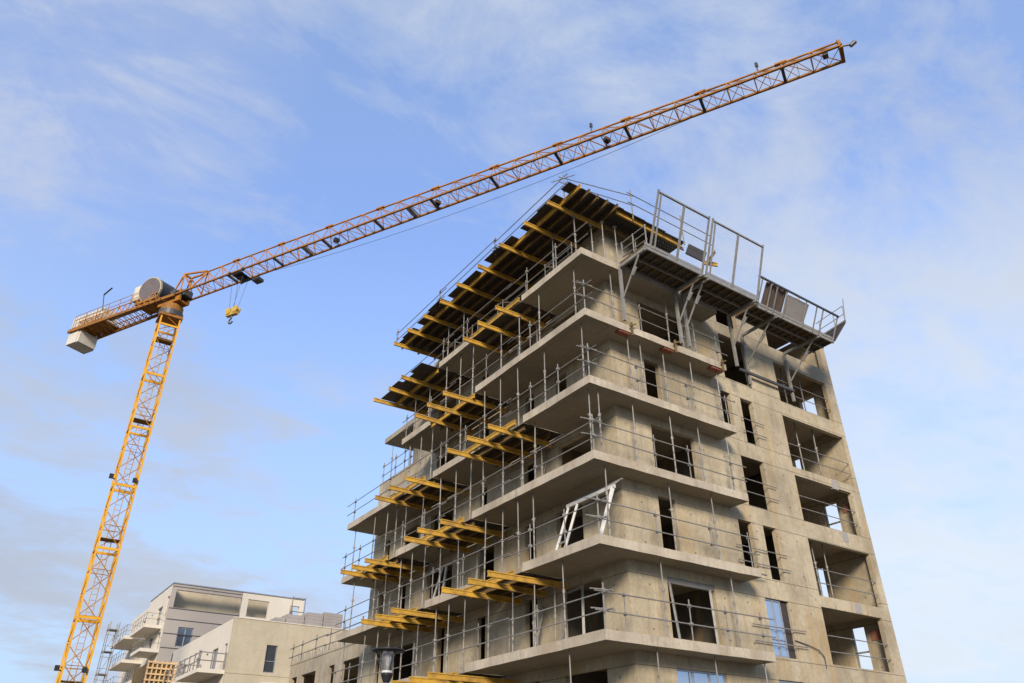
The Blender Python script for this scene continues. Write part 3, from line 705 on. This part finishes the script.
for (y0, y1, w) in ((38.35, 44.0, 1.75), (44.6, 49.5, 1.4)):
    b = MB().box(BX-w, BX+.1, y0, y1, 8.95, 9.2).build('balcony', M['cream'], bg)
    mb = MB()
    for i in range(5): mb.tube((BX-w+.06, y0+.1+(y1-y0-.2)*i/4, 9.2), (BX-w+.06, y0+.1+(y1-y0-.2)*i/4, 10.3), .04, 5)
    for i in range(3): mb.tube((BX-w*i/2-.05, y0+.06, 9.2), (BX-w*i/2-.05, y0+.06, 10.3), .04, 5)
    for h in (.5, 1.0): mb.tube((BX-w+.06, y0+.05, 9.2+h), (BX-w+.06, y1, 9.2+h), .035, 5); mb.tube((BX, y0+.06, 9.2+h), (BX-w, y0+.06, 9.2+h), .035, 5)
    mb.build('balcony_rail', M['rail'], b)
MB().box(2.2, 5.6, BY-1.0, BY+.1, 8.3, 8.5).build('canopy', M['cream'], bg)
# block stacks on its roof
for i, (x0, x1, z1, dy) in enumerate(((4.1, 5.45, 13.5, .4), (5.5, 6.75, 13.72, 0), (6.8, 8.3, 13.86, 0), (3.3, 4.05, 13.2, .5))):
    mb = MB()
    n = int((z1-12.5)/.22); h = (z1-12.5)/n
    for j in range(n): mb.box(x0+.01*(j % 2), x1-.01*(j % 2), BY+1.3+dy, BY+2.6+dy, 12.5+j*h+.004, 12.5+(j+1)*h-.004)
    nm = ['second from the left', 'third from the left, tall', 'rightmost and tallest', 'leftmost and lowest'][i]
    tag(mb.build('block_stack', M['block']), f'stack of grey concrete blocks on the beige roof, {nm}', 'block stack', 'stacks of concrete blocks on the beige roof')
mb = MB()
for x in (5.0, 6.0): mb.tube((x, BY+3.5, 12.5), (x, BY+3.5, 15.2), .04, 5)
for h in (1.6, 2.6): mb.tube((5.0, BY+3.5, 12.5+h), (6.0, BY+3.5, 12.5+h), .035, 5)
tag(mb.build('scaffold', M['rail']), 'thin steel scaffold frame standing behind the blocks on the beige roof', 'scaffold')

# ------------------------------------------------------------------ grey building
GX, GY, GZ = -.25, 59.47, 19.06
gb = empty('grey_building', (6, 66, 0), 'taupe and cream building with roof pergola and stacked balconies, farthest behind on the left', 'building')
mb = MB(); wall(mb, 'y', GY, GY+.3, GX, 6.2, 0, 16.95, [(.95,2.3,13.65,15.35), (.9,1.45,10.9,13.05), (5.0,5.6,13.9,15.3), (3.2,4.5,10.9,13.0)]); mb.build('wall', M['taupe'], gb)
mb = MB(); wall(mb, 'y', GY-.006, GY+.3, GX, 6.2, 16.95, GZ, [(GX+.35,6.19,16.96,18.55)]); mb.build('pergola', M['taupe'], gb)
for z in (16.88, 15.92, 14.7, 13.49, 12.3): MB().box(GX+.01, 6.2, GY-.012, GY+.02, z-.045, z+.045).build('joint_strip', M['dsteel'], gb)
MB().box(GX-.02, 6.2, GY-.02, GY+.03, 18.78, 18.86).build('joint_strip', M['dsteel'], gb)
mb = MB(); wall(mb, 'y', GY-.03, GY+.3, 6.2, 12.35, 0, 19.02, [(6.8,8.85,16.9,18.5), (11.0,11.95,17.4,18.4)]); mb.build('wall', M['cream'], gb)
mb = MB(); wall(mb, 'x', GX, GX+.3, GY+.3, 76.5, 0, 18.2, [(60.0,61.0,15.7,18.1), (62.2,64.2,15.8,17.55), (66,66.7,15.8,17.4), (69,70.4,15.8,17.4), (60.6,61.6,13.5,15.0), (63.5,65,13.5,15.0), (68,69.5,13.4,15), (61,62.5,10.9,12.6), (66,67.5,10.9,12.6), (71,72.5,10.9,12.6)])
mb.box(GX, GX+.3, GY+.3, 68.6, 18.2, GZ); mb.box(GX, GX+.3, 68.6, 76.5, 18.2, 18.55); mb.build('wall', M['cream'], gb)
MB().box(GX+.31, 12, 61.4, 61.7, 16.9, 18.95).build('wall', M['beige'], gb)      # setback wall behind the pergola
MB().box(GX+.1, 12.2, GY+.3, 76, 16.6, 16.9).build('roof', M['edge'], gb)
MB().box(GX-.06, 12.4, GY-.08, GY+.4, GZ+.003, GZ+.1).build('coping', M['frame'], gb)
MB().box(GX-.06, GX+.35, GY+.4, 68.6, GZ+.003, GZ+.1).build('coping', M['frame'], gb)
framed_window(gb, 'y', GY+.1, .95, 2.3, 13.65, 15.35, 1, 'frame', 'dglass', f=.1)
MB().box(GX+.31, 12.2, 75.9, 76.2, 0, 16.6).build('wall', M['cream'], gb)
for (a, b, z0, z1) in ((62.2,64.2,15.8,17.55), (60.6,61.6,13.5,15.0), (63.5,65,13.5,15), (61,62.5,10.9,12.6), (66,67.5,10.9,12.6), (60.0,61.0,15.7,18.1)):
    framed_window(gb, 'x', GX+.15, a, b, z0, z1, 1, 'frame', 'dglass', f=.08)
for (y0, y1, z, w) in ((60.8, 66.8, 15.55, 1.5), (67.2, 74.2, 15.45, 1.9), (59.7, 63.6, 13.35, 1.6), (66.2, 72.5, 13.2, 1.8), (60.5, 65.2, 10.8, 1.6), (66.5, 73.5, 10.7, 2.1), (60.5, 72, 8.4, 1.6)):
    b = MB().box(GX-w, GX+.1, y0, y1, z-.28, z).build('balcony', M['cream'], gb)
    mb = MB(); n = 5
    for i in range(n+1): mb.tube((GX-w+.06, y0+.1+(y1-y0-.2)*i/n, z), (GX-w+.06, y0+.1+(y1-y0-.2)*i/n, z+1.0), .022, 5)
    for h in (.5, 1.0): mb.tube((GX-w+.06, y0, z+h), (GX-w+.06, y1, z+h), .02, 5); mb.tube((GX, y0+.06, z+h), (GX-w, y0+.06, z+h), .02, 5)
    mb.build('balcony_rail', M['rail'], b)
# scaffold at the far left
t = empty('scaffold_tower', (-2.7, 76, 0), 'narrow steel scaffold tower at the far left end of the grey building', 'scaffold')
for (x, y) in ((-3.5,75), (-2.7,75), (-3.5,76.2), (-2.7,76.2)): MB().tube((x, y-7, 0), (x, y-7, 16.7), .04, 6).build('post', M['galv'], t)
for z in range(2, 17, 2):
    MB().box(-3.55, -2.65, 68, 69.2, z, z+.08).build('deck', M['galv'], t)
mb = MB()
for z in range(1, 16): mb.tube((-3.7, 68, z+.5), (-2.5, 68, z+.5), .025, 5)
for z in range(2, 15, 2): mb.tube((-3.5, 68, z), (-2.7, 68, z+2), .025, 5)
mb.build('brace', M['galv'], t)
# pine formwork wall
t = empty('timber_shutter', (-1.5, 50, 8), 'pale pine timber shuttering grid in front of the grey building', 'timber formwork')
mb = MB(); x0, x1, yv = -2.75, -.75, 49.6
for i in range(7): mb.box(x0+i*(x1-x0)/6-.05, x0+i*(x1-x0)/6+.05, yv, yv+.12, 0.05, 11.0)
mb.build('stud', M['pine'], t)
mb = MB()
for z in range(12): mb.box(x0-.1, x1+.1, yv-.05, yv-.004, 6.2+z*.42, 6.2+z*.42+.12)
mb.build('batten', M['pine'], t)
MB().box(x0, x1, yv+.13, yv+.16, .05, 10.8).build('board', M['oldtimber'], t)
MB().box(x0-.04, x0+.1, yv+.12, yv+5, .05, 10.8).build('side_board', M['oldtimber'], t)

# ------------------------------------------------------------------ street lamp
LX, LY = -9.3, -5.0
t = empty('street_lamp', (LX, LY, 0), 'dark round-hatted street lamp with clear lantern in front of the tower foot', 'street lamp')
MB().lathe((LX, LY, 0), [(.09,0), (.09,.6), (.055,.7), (.045,3.2), (.045,3.31)], 14).build('pole', M['galv'], t, smooth=True)
MB().lathe((LX, LY, 3.30), [(.04,0), (.06,.03), (.10,.13), (.10,.16)], 16).build('collar', M['black'], t)
MB().lathe((LX, LY, 3.462), [(.09,0), (.09,.035)], 16).build('cap', M['white'], t)
MB().lathe((LX, LY, 3.50), [(.085,0), (.10,.28), (.10,.30)], 16).build('lantern', M['lglass'], t, smooth=True)
MB().tube((LX, LY, 3.5), (LX, LY, 3.8), .022, 8).build('bulb', M['white'], t)
MB().lathe((LX, LY, 3.80), [(.275,0), (.285,.012), (.275,.03), (.12,.055), (.03,.065)], 28).build('hat', M['black'], t, smooth=True)
for a in (0, 2.09, 4.19):
    MB().tube((LX+.10*math.cos(a+.5), LY+.10*math.sin(a+.5), 3.5), (LX+.22*math.cos(a+.5), LY+.22*math.sin(a+.5), 3.82), .008, 5).build('stay', M['black'], t)

# ------------------------------------------------------------------ tower crane
MX, MY = -8.44, 43.2
crane = empty('tower_crane', (MX, MY, 0), 'tall yellow and orange tower crane with a long lattice jib reaching over the tower', 'crane')
W = .73; ZM = 36.6
for sx in (-1, 1):
    for sy in (-1, 1): MB().box(MX+sx*W-.06, MX+sx*W+.06, MY+sy*W-.06, MY+sy*W+.06, 0, ZM).build('mast_chord', M['mast'], crane)
cs = [(-W,-W), (W,-W), (W,W), (-W,W)]
mb = MB(); z = 0; i = 0; step = 1.55
while z < ZM-.4:
    for a in range(4):
        p, q = cs[a], cs[(a+1) % 4]
        if (i+a) % 2: p, q = q, p
        mb.tube((MX+p[0], MY+p[1], z), (MX+q[0], MY+q[1], min(z+step, ZM)), .03, 5)
        if i % 2 == 0: mb.tube((MX+p[0], MY+p[1], z), (MX+q[0], MY+q[1], z), .028, 5)
    z += step; i += 1
mb.build('mast_bracing', M['orange'], crane)
for z in [3.0+4.65*i for i in range(8)]:
    if z > ZM-1: break
    mb = MB()
    for a in range(4):
        p, q = cs[a], cs[(a+1) % 4]
        mb.bar((MX+p[0]*1.02, MY+p[1]*1.02, z), (MX+q[0]*1.02, MY+q[1]*1.02, z), .08, .17)
    mb.build('mast_collar', M['mast'], crane)
for z in (8.3, 17.6, 26.9, 34.2):
    MB().box(MX-W+.1, MX+W-.1, MY-W+.1, MY+.25, z+.05, z+.1).build('rest_platform', M['oldtimber'], crane)
mb = MB()
for s in (-.2, .2): mb.tube((MX+s, MY+.2, 0), (MX+s, MY+.2, ZM), .025, 5)
for i in range(int(ZM/.4)): mb.tube((MX-.2, MY+.2, i*.4), (MX+.2, MY+.2, i*.4), .018, 4)
mb.build('ladder', M['mast'], crane)
for z in (4.9, 17.9):
    for (dx, dy) in ((-1.1,-.9), (.5,-.9)):
        mb = MB().box(MX+dx-.14, MX+dx+.14, MY+dy-.1, MY+dy+.1, z+4, z+4.32).bar((MX+dx, MY+dy, z+4.1), (MX+(-W if dx < 0 else W), MY-W, z+4), .06, .06); mb.build('floodlight', M['black'], crane)
# frame of the slewing part: local axes u (towards jib tip) and s (sideways, to the right)
U = Vector((.467, -.884, 0)).normalized(); S = Vector((-U.y, U.x, 0))   # S points to the lower chord side
C0 = Vector((-5.97, 38.55, 38.5)); u0 = (C0-Vector((MX, MY, 38.5))).dot(U)
ctr = C0 - U*u0                                                        # slewing axis on jib line
def J(u, s, z): return ctr + U*u + S*s + Vector((0,0,z-38.5))
MB().tube((MX, MY, ZM), (MX, MY, ZM+.5), .98, 24).build('slewing_ring', M['dsteel'], crane)
MB().tube((MX, MY, ZM+.5), (MX, MY, ZM+1.1), .88, 20).build('slewing_ring', M['chord'], crane)
MB().box(MX-.9, MX+.9, MY-.9, MY+.9, ZM-.25, ZM-.001).build('mast_head', M['chord'], crane)
mb = MB(); mb.bar(J(-1.3,.45,38.1), J(1.3,.45,38.1), .16, .5); mb.bar(J(-1.3,-.45,38.1), J(1.3,-.45,38.1), .16, .5); mb.bar(J(-1.2,0,37.95), J(1.2,0,37.95), .8, .15); mb.build('turntable', M['orange'], crane)
HW = .62; UL = 54.7-0.0
u_root, u_tip = -.2, (Vector((16.8,-4.6,38.5))-ctr).dot(U)
UL = u_tip
def top(u): return 38.5 + (1.85 if u < 8 else max(1.0, 1.85-.85*(u-8)/(UL-12)))
for s in (-1, 1):
    MB().bar(J(u_root,s*HW,38.5), J(UL,s*HW,38.5), .13, .13).build('jib_bottom_chord', M['chord'], crane)
npan = 31; pu = [3.4+(UL-3.4)*i/npan for i in range(npan+1)]
mb = MB()
for a, b in zip(pu[:-1], pu[1:]): mb.tube(J(a,0,top(a)), J(b,0,top(b)), .07, 6)
mb.build('jib_top_chord', M['orange'], crane)
mb = MB(); mc = MB()
for i, (a, b) in enumerate(zip(pu[:-1], pu[1:])):
    m = (a+b)/2
    for s in (-1, 1):
        mb.tube(J(a,s*HW,38.5), J(a,0,top(a)), .032, 5)
        mb.tube(J(a,0,top(a)), J(b,s*HW,38.5), .034, 5)
        mc.tube(J(a,s*HW,38.5), J(m,-s*HW,38.5), .022, 4); mc.tube(J(m,-s*HW,38.5), J(b,s*HW,38.5), .022, 4) if i % 2 == (s > 0) else None
    mb.tube(J(a,-HW,38.5), J(a,HW,38.5), .032, 5)
    mc.tube(J(m,-HW,38.5), J(m,HW,38.5), .018, 4)
mb.build('jib_bracing', M['orange'], crane); mc.build('jib_floor_bracing', M['orange'], crane)
for i in range(2, npan, 3):
    a = pu[i]
    MB().bar(J(a,-HW,38.52), J(a,HW,38.52), .18, .14).build('jib_cross_plate', M['dsteel'], crane)
    MB().bar(J(a-.35,0,top(a)+.03), J(a+.35,0,top(a)+.03), .22, .12).build('jib_gusset', M['orange'], crane)
# jib head (A-shaped root frame)
mb = MB()
for s in (-1, 1):
    mb.bar(J(1.3,s*HW,38.5), J(.9,s*.35,40.7), .12, .12); mb.bar(J(.9,s*.35,40.7), J(3.4,s*.1,top(4)), .12, .14); mb.bar(J(.9,s*.35,40.7), J(2.6,s*HW,38.5), .10, .10)
    mb.bar(J(3.4,0,top(4)), J(2.4,s*HW,38.5), .10, .10)
mb.bar(J(.9,-.4,40.7), J(.9,.4,40.7), .14, .14)
for s in (-1, 1): mb.bar(J(.9,s*.35,40.7), J(.1,s*.6,38.2), .1, .1); mb.bar(J(.1,s*.6,38.9), J(1.3,s*.5,38.9), .1, .1)
mb.build('head_frame', M['orange'], crane)
MB().bar(J(UL,-HW,38.5), J(UL,HW,38.5), .2, .3).bar(J(UL,-HW,38.5), J(UL,0,39.6), .16, .16).bar(J(UL,HW,38.5), J(UL,0,39.6), .16, .16).build('jib_end_frame', M['chord'], crane)
MB().bar(J(UL-1.0,0,38.95), J(UL-.7,0,38.95), .35, .5).build('jib_end_box', M['dsteel'], crane)
MB().tube(J(UL,0,39.1), J(UL+.7,.1,39.0), .06, 6).tube(J(UL+.55,.1,38.95), J(UL+.85,.1,39.15), .13, 8).build('beacon', M['dsteel'], crane)
for u in (UL-4.6, UL-15.5):
    MB().tube(J(u,0,top(u)), J(u,0,top(u)+.55), .05, 5).box(*(lambda p: (p.x-.08, p.x+.08, p.y-.07, p.y+.07))(J(u,0,0)), top(u)+.45, top(u)+.8).build('warning_sign', M['dsteel'], crane)
for u in (17.2, 26.4, 39.5):
    c = J(u, .2, 38.7); MB().box(c.x-.2, c.x+.2, c.y-.16, c.y+.16, 38.58, 38.86).build('floodlight', M['black'], crane)
for u in (14.5, 24.3):
    MB().bar(J(u,-HW,38.6), J(u,HW,38.6), .35, .15).build('service_grating', M['frame'], crane)
MB().bar(J(.2,.1,38.75), J(1.5,.1,38.75), .8, .55).tube(J(.6,-.75,38.7), J(.6,.75,38.7), .3, 10).build('slewing_gear', M['dsteel'], crane)
# trolley, hook
tu = (Vector((-4.46,36.53,38.5))-ctr).dot(U)
mb = MB(); mb.bar(J(tu-.5,0,38.3), J(tu+.5,0,38.3), 1.3, .08); mb.bar(J(tu-.3,0,38.16), J(tu+.3,0,38.16), .6, .12)
for s in (-1,1):
    for d in (-.7,.7): mb.tube(J(tu+d,s*.72,38.42), J(tu+d,s*.6,38.42), .16, 8)
mb.build('trolley', M['black'], crane)
MB().bar(J(tu+.7,.75,38.1), J(tu+1.4,.75,38.1), .6, .25).build('trolley_basket', M['dsteel'], crane)
hz = 34.9; hc = J(tu-.2, 0, hz)
for (du, s) in ((-.7,-.3), (-.7,.3), (.45,-.3), (.45,.3)):
    MB().tube(J(tu+du,s,38.2), J(tu-.2+(du+.1)*.35,s*.7,hz+.35), .016, 4).build('hoist_rope', M['dsteel'], crane)
mb = MB()
for s in (-.16, .16): mb.tube(J(tu-.55,s-.05,hz+.15), J(tu-.55,s+.05,hz+.15), .3, 12); mb.tube(J(tu+.15,s-.05,hz+.15), J(tu+.15,s+.05,hz+.15), .3, 12)
mb.bar(J(tu-.75,0,hz-.1), J(tu+.35,0,hz-.1), .3, .35); hb = mb.build('hook_block', M['ochre'], crane)
mb = MB(); pts = [J(tu-.2,0,hz-.2), J(tu-.2,0,hz-.55), J(tu-.38,0,hz-.72), J(tu-.36,0,hz-.98), J(tu-.15,0,hz-1.05), J(tu+.02,0,hz-.88)]
for a, b in zip(pts[:-1], pts[1:]): mb.tube(a, b, .065, 7)
mb.build('hook', M['dsteel'], hb)
# trailing rope under the jib
def L3(a, b, t): return a+(b-a)*t
mb = MB(); a, b = J(tu+3, .62, 38.35), J(UL-9, .62, 38.4); prev = None
for i in range(25):
    t_ = i/24; p = L3(a, b, t_) - Vector((0,0,6*.55*t_*(1-t_)*1.0))
    if prev is not None: mb.tube(prev, p, .014, 4)
    prev = p
mb.build('sagging_rope', M['dsteel'], crane)
# counter jib
CW = 1.0; ue = -12.5
for s in (-1, 1):
    MB().bar(J(.8,s*CW*.75,38.35), J(ue,s*CW,38.35), .14, .26).build('counter_jib_chord', M['chord'], crane)
    mb = MB(); n = 14
    for i in range(n):
        a = -1.2+(ue+2.2)*i/n; b = -1.2+(ue+2.2)*(i+1)/n; m = (a+b)/2
        mb.tube(J(a,s*CW*.9,38.4), J(m,s*CW*.9,39.15), .035, 5); mb.tube(J(m,s*CW*.9,39.15), J(b,s*CW*.9,38.4), .035, 5)
    mb.tube(J(-1.2,s*CW*.9,39.17), J(ue+1,s*CW*.9,39.17), .05, 6); mb.build('counter_jib_side', M['orange'], crane)
mb = MB()
for i in range(16):
    a = -.6+(ue+1.0)*i/16; b = -.6+(ue+1.0)*(i+1)/16
    mb.tube(J(a,-CW,38.3), J(b,CW,38.3), .035, 5); mb.tube(J(b,-CW,38.3), J(b,CW,38.3), .035, 5)
mb.build('counter_jib_bracing', M['orange'], crane)
MB().bar(J(-3.2,-.15,38.95), J(-8.4,-.15,38.95), .55, .05).build('walkway', M['galv'], crane)
MB().bar(J(-8.2,0,38.6), J(ue,0,38.6), 1.9, .1).build('ballast_deck', M['chord'], crane)
for i in range(9):
    u = -8.7-i*.47
    MB().bar(J(u,-.75,39.45), J(u,.75,39.45), .36, 1.1).build('ballast_block', M['cweight'], crane)
mb = MB()
for i in range(7): mb.tube(J(-3.0-i*1.5,-CW,38.5), J(-3.0-i*1.5,-CW,39.9), .03, 5)
mb.tube(J(-3,-CW,39.9), J(-12,-CW,39.9), .025, 5); mb.tube(J(-3,-CW,39.4), J(-12,-CW,39.4), .025, 5)
mb.build('handrail', M['orange'], crane)
MB().tube(J(-8.6,-.8,39.6), J(-9.0,-.9,41.4), .04, 5).bar(J(-9.0,-.9,41.4), J(-7.9,-1.0,41.75), .12, .07).build('lamp_arm', M['dsteel'], crane)
MB().bar(J(-11.1,.05,37.65), J(ue+.1,.05,37.65), 1.85, 1.3).build('counterweight', M['cweight'], crane)
MB().bar(J(-11.1,.05,37.65), J(-10.85,.05,37.65), 1.7, 1.2).build('counterweight_plate', M['cweight'], crane)
# winch
wc = J(-2.45, -.2, 39.85)
ax = Vector((-.80, -.55, -.12)).normalized()   # disc faces the street
MB().tube(wc-ax*1.1, wc+ax*.6, 1.22, 28).build('winch_drum', M['drum'], crane)
MB().tube(wc+ax*.6, wc+ax*.78, 1.25, 12).build('winch_housing', M['beige'], crane)
MB().tube(wc+ax*.8, wc+ax*.83, 1.12, 28).build('winch_disc', M['drumface'], crane)
MB().bar(J(-1.2,-.1,38.72), J(-3.9,-.1,38.72), 1.7, .25).build('winch_base', M['chord'], crane)
c = J(-4.1, -.6, 0); MB().bar(J(-3.7,-.5,40.0), J(-4.6,-.5,40.0), .8, 1.5).build('electrical_cabinet', M['cweight'], crane)

# ------------------------------------------------------------------ sky and sun
world = bpy.data.worlds.new("World"); scene.world = world; world.use_nodes = True
nt = world.node_tree; nt.nodes.clear()
out = nd(nt, 'ShaderNodeOutputWorld'); bgn = nd(nt, 'ShaderNodeBackground'); nt.links.new(bgn.outputs[0], out.inputs[0])
SUN_AZ, SUN_EL = 220, 24      # compass-like: angle from +Y towards +X of the direction TO the sun
sky = nd(nt, 'ShaderNodeTexSky'); sky.sky_type = 'NISHITA'; sky.sun_disc = False
sky.sun_elevation = R(SUN_EL); sky.sun_rotation = R(SUN_AZ); sky.air_density = 1.0; sky.dust_density = 1.0; sky.ozone_density = 1.5
tc = nd(nt, 'ShaderNodeTexCoord'); v = tc.outputs['Generated']
sp = nd(nt, 'ShaderNodeSeparateXYZ'); nt.links.new(v, sp.inputs[0])
zc = math_(nt, 'MAXIMUM', sp.outputs[2], 0.0)
dz = math_(nt, 'ADD', zc, .22)
cx = math_(nt, 'DIVIDE', sp.outputs[0], dz); cy = math_(nt, 'DIVIDE', sp.outputs[1], dz)
cb = nd(nt, 'ShaderNodeCombineXYZ'); nt.links.new(cx, cb.inputs[0]); nt.links.new(cy, cb.inputs[1])
mp = nd(nt, 'ShaderNodeMapping'); mp.inputs['Rotation'].default_value = (0,0,R(35)); mp.inputs['Scale'].default_value = (1.0, 1.5, 1); mp.inputs['Location'].default_value = (2.1, 4.4, 0)
nt.links.new(cb.outputs[0], mp.inputs[0])
nA = noise(nt, mp.outputs[0], 1.1, 7, .58, .5); nB = noise(nt, mp.outputs[0], 4.2, 8, .66, .35)
cl = math_(nt, 'ADD', math_(nt, 'MULTIPLY', nA, .58), math_(nt, 'MULTIPLY', nB, .42))
mask = ramp(nt, cl, .45, .60, 0, .85)
haze = ramp(nt, zc, 0.05, .62, .97, .38)
# thin bluish veil, then cloud
tint = mixc(nt, 1.0, sky.outputs[0], (.60, .92, 1.72), 'MULTIPLY')
veil = mixc(nt, haze, tint, (2.85, 3.75, 4.6))
nC = noise(nt, mp.outputs[0], .8, 4, .5)
ccol = mixc(nt, ramp(nt, nC, .4, .6), (2.15, 2.55, 3.4), (2.95, 3.35, 4.05))
fin = mixc(nt, mask, veil, ccol)
def bank(dirv_, c0, c1, colr, lo, hi, amt, cur):
    # a broad bank of thin cloud centred on one compass direction of the sky
    vd = nd(nt, 'ShaderNodeVectorMath', operation='DOT_PRODUCT'); nt.links.new(v, vd.inputs[0]); vd.inputs[1].default_value = dirv_
    a = ramp(nt, vd.outputs['Value'], c0, c1, 0, 1)
    b = math_(nt, 'MULTIPLY', a, ramp(nt, cl, lo, hi, .15, 1))
    return mixc(nt, math_(nt, 'MULTIPLY', b, amt), cur, colr)
fin = bank((-.13,.70,.70), .95, 1.0, (3.3,3.45,3.85), .40, .60, .85, fin)
fin = bank((.06,.97,.23), .93, 1.0, (2.6,2.85,3.4), .46, .58, .75, fin)
fin = bank((.90,.42,.12), .82, 1.0, (4.3,4.7,5.1), .30, .55, .7, fin)
fin = bank((.75,.25,.60), .90, 1.0, (3.0,3.3,4.0), .46, .60, .5, fin)
nt.links.new(fin, bgn.inputs[0]); bgn.inputs[1].default_value = .10
sd = bpy.data.lights.new('sun', 'SUN'); sd.energy = 2.5; sd.angle = R(16); sd.color = (1, .87, .72)
so = bpy.data.objects.new('sun', sd); col.objects.link(so)
az, el = R(SUN_AZ), R(SUN_EL)
dirv = Vector((math.sin(az)*math.cos(el), math.cos(az)*math.cos(el), math.sin(el)))
so.rotation_euler = dirv.to_track_quat('Z', 'Y').to_euler(); so.location = (0, -30, 60)

# ------------------------------------------------------------------ camera
cd = bpy.data.cameras.new('camera'); cam = bpy.data.objects.new('camera', cd); col.objects.link(cam); scene.camera = cam
f, pi_, ro, ya, cx_, cy_ = 761.7214, .5437466, -.0041280, .6061026, -15.435293, -17.582553
fw = Vector((math.sin(ya)*math.cos(pi_), math.cos(ya)*math.cos(pi_), math.sin(pi_)))
r_ = Vector((math.cos(ya), -math.sin(ya), 0)); u_ = r_.cross(fw)
r2 = r_*math.cos(ro)+u_*math.sin(ro); u2 = -r_*math.sin(ro)+u_*math.cos(ro)
m = Matrix((r2, u2, -fw)).transposed().to_4x4(); m.translation = (cx_, cy_, 1.6); cam.matrix_world = m
cd.sensor_width = 36; cd.lens = f*36/1024; cd.clip_end = 8000; cd.clip_start = .1

for o in bpy.data.objects:
    if 'wl' in o: del o['wl']
scene.render.engine = 'CYCLES'
scene.view_settings.view_transform = 'Standard'; scene.view_settings.look = 'None'
scene.view_settings.exposure = 1.0; scene.view_settings.gamma = 1
scene.render.resolution_x = 1024; scene.render.resolution_y = 683
